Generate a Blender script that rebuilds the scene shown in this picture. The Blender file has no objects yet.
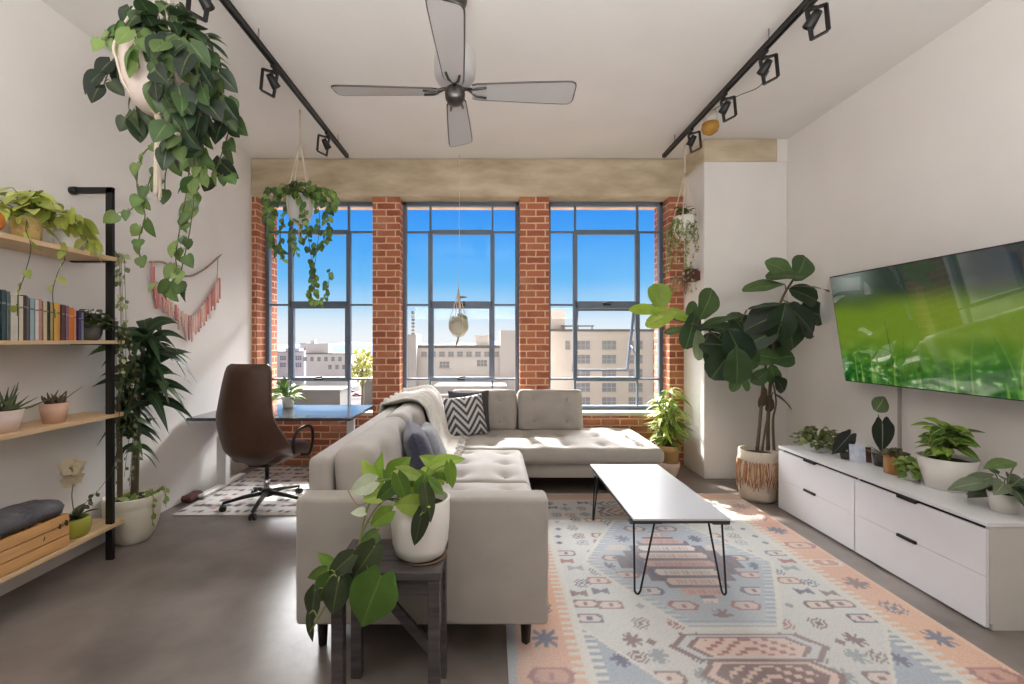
SKY, SUN, REAR, BOUNCE, BACK_SKY_FILL, HIGH_SKY_FILL, EXPO = 1.0, 16.0, 0.0, 170.0, 1.0, 44.0, 0.0
SUND = (.38,-1.,-.88)
import bpy, bmesh, math, random
from mathutils import Vector, Matrix, noise
import numpy as np
R = random.Random(7)
PI = math.pi
SC = bpy.context.scene
COL = SC.collection
V3 = Vector
CAMH, F, CX, CY = 1.44, 442.0, 492.0, 340.0   # camera height (m), focal length (px of 1024), vanishing point

def P(px, py, Y):
    """world point on the sight line of a photo pixel, at a depth measured for that object"""
    return V3(((px-CX)*Y/F, Y, CAMH-(py-CY)*Y/F))
def lin(c):
    return tuple(((x/255)/12.92 if x/255 <= .04045 else ((x/255+.055)/1.055)**2.4) for x in c)
def clamp(x, a=0., b=1.): return a if x < a else b if x > b else x
def mixc(a, b, t): return tuple(a[i]+(b[i]-a[i])*t for i in range(3))
def smooth(a, b, x):
    t = clamp((x-a)/(b-a)); return t*t*(3-2*t)

# ---------------------------------------------------------------- materials
MATS = {}
def mat(name, col=(200,200,200), rough=.5, metal=0., var=.0, vscale=8., bump=0., bscale=60., stretch=(1,1,1),
        attr=False, trans=0., spec=.5, col2=None, emit=0., sheen=0., coat=0.):
    if name in MATS: return MATS[name]
    m = bpy.data.materials.new(name); m.use_nodes = True
    nt = m.node_tree; N = nt.nodes; L = nt.links
    b = N['Principled BSDF']; out = N['Material Output']
    b.inputs['Roughness'].default_value = rough; b.inputs['Metallic'].default_value = metal
    b.inputs['Specular IOR Level'].default_value = spec
    if sheen: b.inputs['Sheen Weight'].default_value = sheen
    if coat: b.inputs['Coat Weight'].default_value = coat
    tc = N.new('ShaderNodeTexCoord'); mp = N.new('ShaderNodeMapping'); mp.inputs['Scale'].default_value = stretch
    L.new(tc.outputs['Object'], mp.inputs['Vector'])
    nz = N.new('ShaderNodeTexNoise'); nz.inputs['Scale'].default_value = vscale; nz.inputs['Detail'].default_value = 5
    L.new(mp.outputs['Vector'], nz.inputs['Vector'])
    src = None
    c = lin(col)
    if attr:
        a = N.new('ShaderNodeAttribute'); a.attribute_name = 'Col'; src = a.outputs['Color']
        if var:
            mx = N.new('ShaderNodeMix'); mx.data_type = 'RGBA'; mx.blend_type = 'MULTIPLY'; mx.inputs[0].default_value = 1
            rp = N.new('ShaderNodeMapRange'); rp.inputs[1].default_value=.3; rp.inputs[2].default_value=.7
            rp.inputs[3].default_value = 1-var; rp.inputs[4].default_value = 1+var*.6
            L.new(nz.outputs['Fac'], rp.inputs[0]); L.new(src, mx.inputs[6]); L.new(rp.outputs[0], mx.inputs[7]); src = mx.outputs[2]
    else:
        rp = N.new('ShaderNodeValToRGB')
        c2 = lin(col2) if col2 else tuple(x*(1-var) for x in c)
        rp.color_ramp.elements[0].position = .32; rp.color_ramp.elements[1].position = .68
        rp.color_ramp.elements[0].color = (*c2, 1); rp.color_ramp.elements[1].color = (*(c if col2 else tuple(min(1, x*(1+var*.3)) for x in c)), 1)
        L.new(nz.outputs['Fac'], rp.inputs['Fac']); src = rp.outputs['Color']
    L.new(src, b.inputs['Base Color'])
    if bump:
        n2 = N.new('ShaderNodeTexNoise'); n2.inputs['Scale'].default_value = bscale; n2.inputs['Detail'].default_value = 4
        L.new(mp.outputs['Vector'], n2.inputs['Vector'])
        bp = N.new('ShaderNodeBump'); bp.inputs['Strength'].default_value = bump; bp.inputs['Distance'].default_value = .01
        L.new(n2.outputs['Fac'], bp.inputs['Height']); L.new(bp.outputs['Normal'], b.inputs['Normal'])
    if emit:
        L.new(src, b.inputs['Emission Color']); b.inputs['Emission Strength'].default_value = emit
    if trans:
        t = N.new('ShaderNodeBsdfTranslucent'); ms = N.new('ShaderNodeMixShader'); ms.inputs[0].default_value = trans
        L.new(src, t.inputs['Color']); L.new(b.outputs[0], ms.inputs[1]); L.new(t.outputs[0], ms.inputs[2]); L.new(ms.outputs[0], out.inputs['Surface'])
    MATS[name] = m
    return m

def brick_mat():
    m = bpy.data.materials.new('red_brick'); m.use_nodes = True
    N = m.node_tree.nodes; L = m.node_tree.links; b = N['Principled BSDF']; b.inputs['Roughness'].default_value = .9
    tc = N.new('ShaderNodeTexCoord'); sp = N.new('ShaderNodeSeparateXYZ'); L.new(tc.outputs['Object'], sp.inputs[0])
    ad = N.new('ShaderNodeMath'); ad.operation = 'ADD'; L.new(sp.outputs['X'], ad.inputs[0]); L.new(sp.outputs['Y'], ad.inputs[1])
    nz = N.new('ShaderNodeTexNoise'); nz.inputs['Scale'].default_value = 14; L.new(tc.outputs['Object'], nz.inputs['Vector'])
    cb = N.new('ShaderNodeCombineXYZ'); L.new(ad.outputs[0], cb.inputs[0]); L.new(sp.outputs['Z'], cb.inputs[1])
    dv = N.new('ShaderNodeVectorMath'); dv.operation = 'MULTIPLY_ADD'; dv.inputs[1].default_value = (.012,.012,0)
    L.new(nz.outputs['Color'], dv.inputs[0]); L.new(cb.outputs[0], dv.inputs[2])
    br = N.new('ShaderNodeTexBrick'); L.new(dv.outputs[0], br.inputs['Vector'])
    br.inputs['Scale'].default_value = 1; br.inputs['Brick Width'].default_value = .215; br.inputs['Row Height'].default_value = .0775
    br.inputs['Mortar Size'].default_value = .009; br.inputs['Mortar Smooth'].default_value = .3; br.inputs['Bias'].default_value = -.1
    br.inputs['Color1'].default_value = (*lin((190,116,84)),1); br.inputs['Color2'].default_value = (*lin((154,84,60)),1)
    br.inputs['Mortar'].default_value = (*lin((224,186,156)),1)
    n2 = N.new('ShaderNodeTexNoise'); n2.inputs['Scale'].default_value = 5; n2.inputs['Detail'].default_value = 6; L.new(tc.outputs['Object'], n2.inputs['Vector'])
    mx = N.new('ShaderNodeMix'); mx.data_type = 'RGBA'; mx.blend_type = 'MIX'
    rp = N.new('ShaderNodeMapRange'); rp.inputs[1].default_value=.5; rp.inputs[2].default_value=.8; rp.inputs[4].default_value=.55
    L.new(n2.outputs['Fac'], rp.inputs[0]); L.new(rp.outputs[0], mx.inputs[0]); L.new(br.outputs['Color'], mx.inputs[6]); mx.inputs[7].default_value=(*lin((205,158,128)),1)
    L.new(mx.outputs[2], b.inputs['Base Color'])
    bp = N.new('ShaderNodeBump'); bp.invert = True; bp.inputs['Strength'].default_value=.6; bp.inputs['Distance'].default_value=.012
    L.new(br.outputs['Fac'], bp.inputs['Height']); L.new(bp.outputs[0], b.inputs['Normal'])
    return m
def glass_mat(name, tint=(1,1,1), refl=1.0):
    m = bpy.data.materials.new(name); m.use_nodes = True
    N = m.node_tree.nodes; L = m.node_tree.links; N.remove(N['Principled BSDF'])
    t = N.new('ShaderNodeBsdfTransparent'); t.inputs[0].default_value = (*tint,1)
    g = N.new('ShaderNodeBsdfGlossy'); g.inputs['Roughness'].default_value = .02
    fr = N.new('ShaderNodeFresnel'); fr.inputs['IOR'].default_value = 1.35
    mu = N.new('ShaderNodeMath'); mu.operation='MULTIPLY'; mu.inputs[1].default_value = refl; L.new(fr.outputs[0], mu.inputs[0])
    mx = N.new('ShaderNodeMixShader'); L.new(mu.outputs[0], mx.inputs[0]); L.new(t.outputs[0], mx.inputs[1]); L.new(g.outputs[0], mx.inputs[2])
    L.new(mx.outputs[0], N['Material Output'].inputs[0])
    return m

# ---------------------------------------------------------------- mesh builder
def frame_of(d):
    d = d.normalized(); a = V3((0,0,1)) if abs(d.z) < .9 else V3((1,0,0))
    s = d.cross(a).normalized(); return d, s, s.cross(d).normalized()
def catmull(pts, sub=6):
    pts = [V3(p) for p in pts]
    if len(pts) < 3: return pts
    q = [pts[0]*2-pts[1]] + pts + [pts[-1]*2-pts[-2]]
    out = []
    for i in range(1, len(q)-2):
        for k in range(sub):
            t = k/sub; a,b,c,d = q[i-1:i+3]
            out.append(.5*((2*b)+(c-a)*t+(2*a-5*b+4*c-d)*t*t+(3*b-a-3*c+d)*t**3))
    out.append(pts[-1]); return out

class MB:
    def __init__(s): s.v=[]; s.f=[]; s.c=[]; s.m=[]; s.s=[]
    def add(s, vs, fs, col=(1,1,1), mi=0, sm=True):
        o = len(s.v); s.v += [tuple(v) for v in vs]
        s.c += list(col) if isinstance(col, list) else [col]*len(vs)
        s.f += [tuple(i+o for i in f) for f in fs]; s.m += [mi]*len(fs); s.s += [sm]*len(fs); return s
    def box(s, c, d, rz=0, mi=0, col=(1,1,1), M=None):
        hx,hy,hz = d[0]/2,d[1]/2,d[2]/2
        vs = [V3((x,y,z)) for z in (-hz,hz) for y in (-hy,hy) for x in (-hx,hx)]
        Mt = M if M is not None else Matrix.Rotation(rz,3,'Z')
        vs = [Mt@v+V3(c) for v in vs]
        return s.add(vs, [(0,2,3,1),(4,5,7,6),(0,1,5,4),(2,6,7,3),(0,4,6,2),(1,3,7,5)], col, mi, False)
    def span(s, a, b, mi=0, col=(1,1,1)):
        return s.box(((a[0]+b[0])/2,(a[1]+b[1])/2,(a[2]+b[2])/2), (abs(b[0]-a[0]),abs(b[1]-a[1]),abs(b[2]-a[2])), 0, mi, col)
    def bar(s, a, b, w, h, mi=0):
        a=V3(a); b=V3(b); d,sx,u = frame_of(b-a)
        M = Matrix((sx,d,u)).transposed()
        return s.box((a+b)/2, (w,(b-a).length,h), 0, mi, (1,1,1), M)
    def tube(s, pts, r, n=8, mi=0, col=(1,1,1), cap=True, flat=1.):
        pts=[V3(p) for p in pts]; m=len(pts); rs = r if isinstance(r,(list,tuple)) else [r]*m
        vs=[]; fs=[]; pu=None
        for i,p in enumerate(pts):
            d = (pts[min(i+1,m-1)]-pts[max(i-1,0)])
            if d.length < 1e-9: d = V3((0,0,1))
            d.normalize()
            if pu is None: _,_,pu = frame_of(d)
            pu = (pu-d*pu.dot(d)); pu = pu.normalized() if pu.length>1e-6 else frame_of(d)[2]
            sd = d.cross(pu)
            for k in range(n):
                a=2*PI*k/n; vs.append(p+(pu*math.cos(a)*flat+sd*math.sin(a))*rs[i])
        for i in range(m-1):
            for k in range(n):
                a=i*n+k; b=i*n+(k+1)%n; fs.append((a,b,b+n,a+n))
        if cap: fs += [tuple(range(n))[::-1], tuple(range((m-1)*n, m*n))]
        return s.add(vs, fs, col, mi, True)
    def lathe(s, prof, c=(0,0,0), n=28, mi=0, col=(1,1,1), sx=1., sy=1., M=None, cf=None):
        vs=[]; fs=[]; m=len(prof); cs=[]
        for i,(r,z) in enumerate(prof):
            for k in range(n):
                a=2*PI*k/n; v=V3((r*math.cos(a)*sx, r*math.sin(a)*sy, z))
                if M is not None: v=M@v
                vs.append(v+V3(c)); cs.append(cf(k,i) if cf else col)
        for i in range(m-1):
            for k in range(n):
                a=i*n+k; b=i*n+(k+1)%n; fs.append((a,b,b+n,a+n))
        if prof[0][0]>1e-6: fs.append(tuple(range(n))[::-1])
        if prof[-1][0]>1e-6: fs.append(tuple(range((m-1)*n,m*n)))
        return s.add(vs, fs, cs, mi, True)
    def ball(s, c, r, n=14, sx=1., sy=1., sz=1., mi=0, col=(1,1,1), M=None):
        k=max(6,n//2+1)
        return s.lathe([(r*math.sin(PI*i/k), -r*sz*math.cos(PI*i/k)) for i in range(k+1)], c, n, mi, col, sx, sy, M)
    def rbox(s, c, d, r, dens=.06, fn=None, M=None, mi=0, col=(1,1,1)):
        h=[x/2 for x in d]; r=min(r, min(h)*.999)
        def axis(hh):
            inner=hh-r; k=max(1,int(round(2*inner/dens))); l=[-hh, -hh+r*.25, -hh+r*.6]
            l += [-inner+2*inner*i/k for i in range(k+1)] + [hh-r*.6, hh-r*.25, hh]; return l
        A=[axis(x) for x in h]; idx={}; vs=[]; fs=[]
        def vid(p):
            key=tuple(round(x,5) for x in p)
            if key not in idx:
                q=V3([clamp(p[i],-(h[i]-r),h[i]-r) for i in range(3)]); e=V3(p)-q
                nn=e.normalized() if e.length>1e-9 else V3((0,0,1)); w=q+nn*r
                if fn: w=fn(w,nn,V3(p))
                if M is not None: w=M@w
                idx[key]=len(vs); vs.append(w+V3(c))
            return idx[key]
        for ax in range(3):
            a,b=[i for i in range(3) if i!=ax]
            for sg in (-1,1):
                for i in range(len(A[a])-1):
                    for j in range(len(A[b])-1):
                        q=[]
                        for (ii,jj) in ((i,j),(i+1,j),(i+1,j+1),(i,j+1)):
                            p=[0,0,0]; p[ax]=sg*h[ax]; p[a]=A[a][ii]; p[b]=A[b][jj]; q.append(vid(p))
                        flip = (sg>0) == (ax==1)
                        fs.append(tuple(q[::-1]) if flip else tuple(q))
        return s.add(vs, fs, col, mi, True)
    def grid(s, rows, mi=0, col=None, closed=False, sm=True):
        m=len(rows); n=len(rows[0]); vs=[p for r in rows for p in r]; fs=[]
        for i in range(m-1):
            for k in range(n if closed else n-1):
                a=i*n+k; b=i*n+(k+1)%n; fs.append((a,b,b+n,a+n))
        return s.add(vs, fs, col if col else (1,1,1), mi, sm)
    def leaf(s, base, d, nrm, L, W, shape='ovate', fold=.12, droop=.25, c=(60,110,50), rib=None, edge=None, wave=0., seg=None, ddir=None):
        T=LEAF[shape]; seg=seg or (7 if L>.07 else 4); seg=14 if L>.15 and shape=='heart' else seg
        d=V3(d).normalized(); nrm=V3(nrm); nrm=nrm-d*nrm.dot(d)
        nrm = nrm.normalized() if nrm.length>1e-4 else frame_of(d)[2]
        sd=d.cross(nrm); c1=lin(c); cr=lin(rib) if rib else mixc(c1,lin((190,205,120)),.25 if L>.085 else .12); ce=lin(edge) if edge else c1
        cols5 = [-1,-.85,-.6,-.3,-.07,0,.07,.3,.6,.85,1] if L>.13 and shape in ('heart','fiddle') else [-1,-.55,-.09,0,.09,.55,1] if L>.085 else [-1,0,1]
        vs=[]; cs=[]; ph=R.random()*6
        for i in range(seg+1):
            t=i/seg; x=t*(len(T)-1); a=int(min(x,len(T)-2)); w=(T[a]+(T[a+1]-T[a])*(x-a))*W/2
            back=-.17*L*(1-t)**3 if shape=='heart' else 0
            for k in cols5:
                p=V3(base)+d*(L*t+back*(1-(1-abs(k)/.6)**2 if abs(k)<.6 else 1-.75*((abs(k)-.6)/.4)**2))+sd*(w*k)+(V3(ddir) if ddir is not None else -nrm)*(droop*L*t*t)+nrm*(fold*w*abs(k)*2*(1-.3*abs(k))+wave*W*math.sin(t*9+ph+k*2)*abs(k))
                vs.append(p); cs.append(cr if k==0 else (ce if abs(k)==1 else c1))
        n=len(cols5)
        s.add(vs,[(i*n+k,i*n+k+1,(i+1)*n+k+1,(i+1)*n+k) for i in range(seg) for k in range(n-1)],cs,0,True); return s
    def build(s, name, m, parent=None, local=False, bevel=0., bseg=2):
        if name in ('foliage','vines','stems','canes','leaves'):   # leaves rest against walls, never through them
            s.v=[(clamp(v[0],-2.752,3.052),v[1],v[2]) if v[1]<7 else v for v in s.v]
        off=V3((0,0,0)); p=parent
        while p is not None and not local: off+=p.location; p=p.parent
        me=bpy.data.meshes.new(name)
        me.from_pydata([(v[0]-off.x,v[1]-off.y,v[2]-off.z) for v in s.v],[],s.f)
        for x in (m if isinstance(m,(list,tuple)) else [m]): me.materials.append(x)
        me.polygons.foreach_set('material_index', s.m); me.polygons.foreach_set('use_smooth', s.s)
        a=me.attributes.new('Col','FLOAT_COLOR','POINT')
        a.data.foreach_set('color', np.array([(*c,1.) for c in s.c],dtype=np.float32).ravel())
        if bevel:
            bm=bmesh.new(); bm.from_mesh(me); bm.normal_update()
            es=[e for e in bm.edges if len(e.link_faces)==2 and e.calc_face_angle(0)>.7]
            bmesh.ops.bevel(bm, geom=es, offset=bevel, segments=bseg, affect='EDGES', profile=.5, clamp_overlap=True)
            bm.to_mesh(me); bm.free()
        me.update()
        o=bpy.data.objects.new(name, me); COL.objects.link(o)
        if parent is not None: o.parent=parent
        return o
LEAF={'heart':[.62,.97,1,.90,.70,.40,.0],'ovate':[.05,.62,.95,1,.84,.5,.0],'strap':[.4,.8,1,1,.85,.5,.0],
      'fiddle':[.10,.55,.72,.86,1,1.02,.98,.82,.25],'round':[.3,.8,1,1,.85,.55,.1],'needle':[1,.9,.75,.55,.3,.02],'lance':[.1,.7,1,.9,.65,.35,0]}

def tag(o, label=None, cat=None, group=None, kind=None):
    if label: o['label']=label
    if cat: o['category']=cat
    if group: o['group']=group
    if kind: o['kind']=kind
    return o
def thing(name, label, cat, loc, rz=0, group=None):
    o=bpy.data.objects.new(name,None); COL.objects.link(o); o.empty_display_size=.1
    o.location=loc; o.rotation_euler=(0,0,rz); return tag(o,label,cat,group)
def copy_tree(o, parent=None):
    c=o.copy(); COL.objects.link(c)
    if parent is not None: c.parent=parent
    for ch in list(o.children): copy_tree(ch,c)
    return c
def struct(name, mb, m, bevel=0.): return tag(mb.build(name,m,None,bevel=bevel),kind='structure')

def rnd(a,b): return R.uniform(a,b)
def rv(s=1.): return V3((rnd(-s,s),rnd(-s,s),rnd(-s,s)))
def greens(*cs):
    def f():
        c=R.choice(cs); k=rnd(.85,1.15); return tuple(clamp(x*k,0,255) for x in c)
    return f
def vine(S, Lf, pts, n, size, gc, shape='heart', sr=.003, t0=.05, down=.7, face=V3((0,-1,.35)), rib=None, edge=None, sub=6, spread=.6, ratio=.8):
    path=catmull(pts,sub); 
    if S is not None: S.tube(path,sr,5,0,lin((86,84,52)))
    for i in range(n):
        t=t0+(1-t0)*(i+rnd(.1,.9))/n; x=t*(len(path)-1); k=int(min(x,len(path)-2)); p=path[k].lerp(path[k+1],x-k)
        L=size*rnd(.7,1.2); side=V3((rnd(-1,1),rnd(-.7,.5),rnd(-.3,.5)))*spread
        d=(V3((0,0,-down))+side).normalized(); off=(side+V3((0,0,.1)))*L*.45
        if S is not None: S.tube([p,p+off*.6+V3((0,0,.012)),p+off],sr*.6,4,0,lin((96,110,60)),False)
        Lf.leaf(p+off,d,face+rv(.7),L,L*ratio,shape,rnd(.05,.2),rnd(.05,.35),gc(),rib() if rib else None, edge() if edge else None)
def crown(S, Lf, c, rx, ry, rz, n, size, gc, shape='heart', up=.2, ratio=.8, face=V3((0,-1,.6)), lo=-.3, sr=.0025, rib=None, edge=None):
    c=V3(c)
    for i in range(n):
        a=rnd(0,2*PI); z=rnd(lo,1); q=math.sqrt(max(0,1-z*z)); k=rnd(.55,1)
        p=c+V3((rx*q*math.cos(a),ry*q*math.sin(a),rz*z))*k
        o=(p-c); L=size*rnd(.7,1.2); d=(V3((o.x,o.y,0)).normalized()+V3((0,0,rnd(-.9,.3)+up))+rv(.3)).normalized()
        b=p-d*L*.4
        if S is not None: S.tube([c+V3((o.x*.1,o.y*.1,0)),c+o*.5+V3((0,0,abs(o.z)*.35)),b],sr,4,0,lin((104,120,62)),False)
        nn=V3((0,0,1))+face*.6+rv(.4)
        Lf.leaf(b,d,nn,L,L*ratio,shape,rnd(.05,.2),rnd(.1,.4),gc(),rib() if rib else None, edge() if edge else None)
# ================================================================ room
XL, XR, YB, H = -2.76, 3.06, 5.10, 3.52
M_wall = mat('white_plaster', (234,230,226), .85, var=.03, vscale=2.5, bump=.05, bscale=25)
M_ceil = mat('ceiling_paint', (229,225,221), .9, var=.05, vscale=1.6, bump=.15, bscale=9)
M_conc = mat('board_formed_concrete', (214,199,172), .85, var=.32, vscale=3.2, bump=.4, bscale=16, stretch=(.7,1,2.2), col2=(176,158,130))
M_floor = mat('polished_concrete', (142,132,126), .30, var=.3, vscale=2.1, bump=.08, bscale=22, col2=(100,92,88), spec=.6)
M_brick = brick_mat()
M_steel = mat('window_steel', (104,116,132), .45, metal=.2, var=.1)
M_sill = mat('sill_concrete', (206,196,180), .8, var=.1, vscale=6)
M_glass = glass_mat('window_glass', (.97,.985,1), .5)
M_black = mat('black_metal', (34,33,33), .42, metal=.3, var=.1)

struct('floor', MB().span((XL-.15,-3.2,-.12),(XR+.15,5.6,0)), M_floor)
struct('ceiling', MB().span((XL-.15,-3.2,H),(XR+.15,5.55,H+.15)), M_ceil)
struct('wall_left', MB().span((XL-.15,-3.2,0),(XL,5.55,H)), M_wall)
struct('wall_right', MB().span((XR,-3.2,0),(XR+.15,5.55,H)), M_wall)
struct('wall_rear', MB().span((XL-.15,-3.35,0),(XR+.15,-3.2,H)), mat('grey_render',(150,150,150),.9,var=.05))
SILL, HEAD = .61, 3.085
OPEN = [(-2.70,-1.373),(-1.063,.322),(.655,2.04)]
b = MB()
YF, YO, YW0 = YB-.02, 5.55, 5.345
b.span((XL,YF,0),(XR,YO,SILL-.04))
for x0,x1 in ((XL,-2.70),(-1.373,-1.063),(.322,.655),(2.04,XR)): b.span((x0,YF,SILL-.04),(x1,YO,HEAD))
struct('wall_back', b, M_brick)
b = MB().span((XL,YF-.02,HEAD),(XR,YW0,H)); b.span((XL,YW0,HEAD+.14),(XR,YO,H)); tag(b.build('beam',M_conc,None,bevel=.012),kind='structure')
for i,(x0,x1) in enumerate(OPEN):
    struct('trim_%d'%(i+1), MB().span((x0,YF-.02,SILL-.04),(x1,YO+.03,SILL)), M_sill, .006)
# pillar with concrete capital
struct('pillar', MB().span((2.2,4.58,0),(XR,YF,3.29)), M_wall, .008)
b = MB().span((2.19,4.565,3.29),(2.95,YF,H)); struct('trim_4', b, M_conc, .012)
b = MB().span((2.95,4.58,3.29),(XR,YF,H)); struct('trim_5', b, M_wall)
# added unseen slab over the windows outside, cuts the sun patch short
b = MB().span((-6,5.56,3.72),(6,7.75,3.92)); SUN_BLOCKER = struct('sun_blocker', b, M_conc)
b = MB().span((-6,5.55,SILL-1.5),(XL-.15,5.75,4.6)); b.span((XR+.15,5.55,SILL-1.5),(6,5.75,4.6)); b.span((XL-.15,5.56,H),(XR+.15,5.75,4.6)); b.span((XL-.15,5.56,-1),(XR+.15,5.75,SILL-.05))
struct('wall_outside', b, M_brick)

# steel windows
VX = [(-2.41,-1.715),(-.737,.006),(.995,1.74)]
HZ = (2.73,1.86,.972)
YW = 5.30
for i,(x0,x1) in enumerate(OPEN):
    w = thing('window_%d'%(i+1),None,None,((x0+x1)/2,YW,SILL)); tag(w,kind='structure')
    f = MB(); t=.045
    for x in (x0+t/2,x1-t/2): f.box((x,YW,(SILL+HEAD)/2),(t,.07,HEAD-SILL))
    for z in (SILL+t/2,HEAD-t/2): f.box(((x0+x1)/2,YW,z),(x1-x0,.07,t))
    a,c = VX[i]
    for x in (a,c): f.box((x,YW,(SILL+HEAD)/2),(.022,.045,HEAD-SILL))
    for z in HZ: f.box(((x0+x1)/2,YW,z),(x1-x0,.045,.022))
    # heavier fixed surround of the operable centre lights
    for x in (a,c): f.box((x,YW,(HZ[0]+HZ[2])/2),(.05,.06,HZ[0]-HZ[2]))
    for z,tt in ((HZ[0],.05),(HZ[1],.085),(HZ[2],.05)): f.box(((a+c)/2,YW,z),(c-a,.06,tt))
    f.build('frame',M_steel,w,bevel=.004,bseg=1)
    g = MB()
    xs=[x0+t,a,c,x1-t]; zs=[SILL+t,HZ[2],HZ[1],HZ[0],HEAD-t]
    for ix in range(3):
        for iz in range(4):
            if i==2 and ix==1 and iz==1: continue
            g.span((xs[ix]+.008,YW-.002,zs[iz]+.008),(xs[ix+1]-.008,YW+.002,zs[iz+1]-.008))
    g.build('glass',M_glass,w)
    hd = MB(); zc=HZ[1] if i!=1 else HZ[2]
    for z in ((HZ[1],HZ[2]) if i<2 else (HZ[1],)):
        hd.box(((a+c)/2,YW-.045,z+.0),(.09,.03,.022)); hd.tube([((a+c)/2-.05,YW-.05,z+.012),((a+c)/2,YW-.075,z+.03),((a+c)/2+.05,YW-.06,z+.034)],.008,6)
    hd.build('latch',M_black,w)
    # lower centre light: shut in 1 and 2, tilted outward in 3
    hh = HZ[1]-HZ[2]-.07; ang = math.radians(20) if i==2 else 0
    top = V3(((a+c)/2, YW+.02, HZ[1]-.045)); Rm = Matrix.Rotation(ang,3,'X')
    def L2W(x,y,z): return top+Rm@V3((x,y,z))
    sw=(c-a)/2-.03; s=MB()
    if i==2:
        for x in (-sw,sw): s.bar(L2W(x,0,0),L2W(x,0,-hh),.026,.03)
        for z in (-.013,-hh+.013): s.bar(L2W(-sw,0,z),L2W(sw,0,z),.03,.026)
        for sx in (-1,1): s.tube([L2W(sx*sw*1.0,0,-.55*hh),(top.x+sx*sw,YW,HZ[2]+.06+.25)],.007,6)
        so = s.build('sash',M_steel,w)
        gg = MB(); Mx=Rm
        gg.box(L2W(0,0,-hh/2),(sw*2-.02,.004,hh-.03),0,0,(1,1,1),Mx); gg.build('glass',M_glass,so)
    else:
        for x in (-sw,sw): s.box((top.x+x,YW,(HZ[1]+HZ[2])/2),(.02,.055,hh+.03))
        s.build('sash',M_steel,w)
    w['kind']='structure'

# ================================================================ the city outside
M_ground = mat('city_ground', (92,88,85), .95, var=.25, vscale=.05, spec=0, col2=(60,58,60))
struct('ground', MB().span((-420,8,-24.2),(420,900,-24)), M_ground)
def facade(name, label, x0, x1, Y, ztop, zbot, col, wins=(), roof=(), depth=14, cat='building', wincol=(150,150,154)):
    o = thing(name,label,cat,((x0+x1)/2,Y+depth/2,zbot))
    m = mat('render_'+name+str(len(MATS)), col, .9, var=.07, vscale=.12, spec=.1)
    b = MB(); b.span((x0,Y,zbot),(x1,Y+depth,ztop)); b.build('walls',m,o)
    r = MB(); r.span((x0-.3,Y-.25,ztop-.1),(x1+.3,Y+depth+.25,ztop+.45)); r.build('parapet',mat('roof_felt',(120,115,112),.9,var=.1,vscale=.2,spec=0),o)
    for (a,z,w,h,d) in roof:
        q=MB(); q.span((a-w/2,Y+3,ztop),(a+w/2,Y+3+d,ztop+h)); q.span((a-w/2-.2,Y+2.8,ztop+h-.25),(a+w/2+.2,Y+3.2+d,ztop+h)); q.build('rooftop_room',m,o)
    mw = mat('far_window_glass_%d'%wincol[0], wincol, .25, var=.15, vscale=.4); mf = mat('far_window_frame',(186,180,172),.8,var=.05)
    for (wx,wz,ww,wh) in wins:
        q=MB(); q.span((wx-ww/2,Y-.12,wz-wh/2),(wx+ww/2,Y+.1,wz+wh/2)); wo=q.build('window',mw,o)
        q=MB()
        for k in range(1,3): q.span((wx-ww/2+ww*k/3-.06,Y-.2,wz-wh/2),(wx-ww/2+ww*k/3+.06,Y-.1,wz+wh/2))
        q.span((wx-ww/2,Y-.2,wz-.06),(wx+ww/2,Y-.1,wz+.06)); q.span((wx-ww/2-.15,Y-.3,wz-wh/2-.15),(wx+ww/2+.15,Y-.1,wz-wh/2)); q.build('window_frame',mf,wo)
    return o
def PX(px,Y): return (px-CX)*Y/F
def PZ(py,Y): return CAMH-(py-CY)*Y/F
Y=110
wins=[]
for r in range(6):
    for px in (567.5,583,609,635.5,660):
        if px==567.5 and r>0: continue
        wins.append((PX(px,Y),PZ(345+14.1*r,Y),3.4 if px!=567.5 else 1,2.1))
W = facade('apartment_block','big cream apartment block with rows of grey windows outside the right window',PX(540,Y),PX(700,Y),Y,PZ(331,Y),-24,(212,201,190),wins,[(PX(558,Y),0,4.5,5.6,5)])
q=MB(); x0,x1=PX(563,Y),PX(596,Y); zt=PZ(325,Y)
q.span((x0,Y+2,zt-.3),(x1,Y+6,zt))
for x in (x0+.3,(x0+x1)/2,x1-.5): q.span((x-.15,Y+2,PZ(331,Y)),(x+.15,Y+2.3,zt))
q.build('roof_pergola',mat('pergola_grey',(150,146,142),.8),W)
Y=85
wins=[(PX(444.5,Y),PZ(364.5,Y),1.8,1.1),(PX(482,Y),PZ(363,Y),1.9,1.1)]+[(PX(x,Y),PZ(354,Y),1.0,.9) for x in range(424,506,9)]
W = facade('long_building','long low cream building with a stepped roof outside the middle window',PX(396,Y),PX(534,Y),Y,PZ(347.5,Y),-24,(214,207,200),wins,[(PX(482,Y),0,2.6,2.4,3)])
q=MB(); q.span((PX(500,Y),Y-1,-24),(PX(534,Y),Y+8,PZ(330.5,Y))); q.build('stair_tower',mat('tower_render',(208,200,194),.9,var=.05,vscale=.2),W)
q=MB(); q.span((PX(407,Y),Y-2,-24),(PX(418,Y),Y+4,PZ(334.5,Y))); q.build('chimney_block',mat('chimney_render',(190,183,180),.9,var=.1,vscale=.3),W)
q=MB(); xa=PX(413,Y); za=PZ(334.5,Y)
for k in range(7): q.span((xa-.32,Y,za+k*.66),(xa+.32,Y+.3,za+k*.66+.34+(.2 if k==6 else 0)))
q.span((xa-.08,Y+.1,za),(xa+.08,Y+.2,za+4.6)); q.build('roof_mast',mat('mast_grey',(120,116,112),.8),W)
q=MB(); q.span((PX(440,Y),Y-9,-24),(PX(505,Y),Y-.5,PZ(381,Y))); q.build('lower_wing',mat('wing_render',(178,172,168),.9,var=.05,vscale=.2),W)
Y=235
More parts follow.
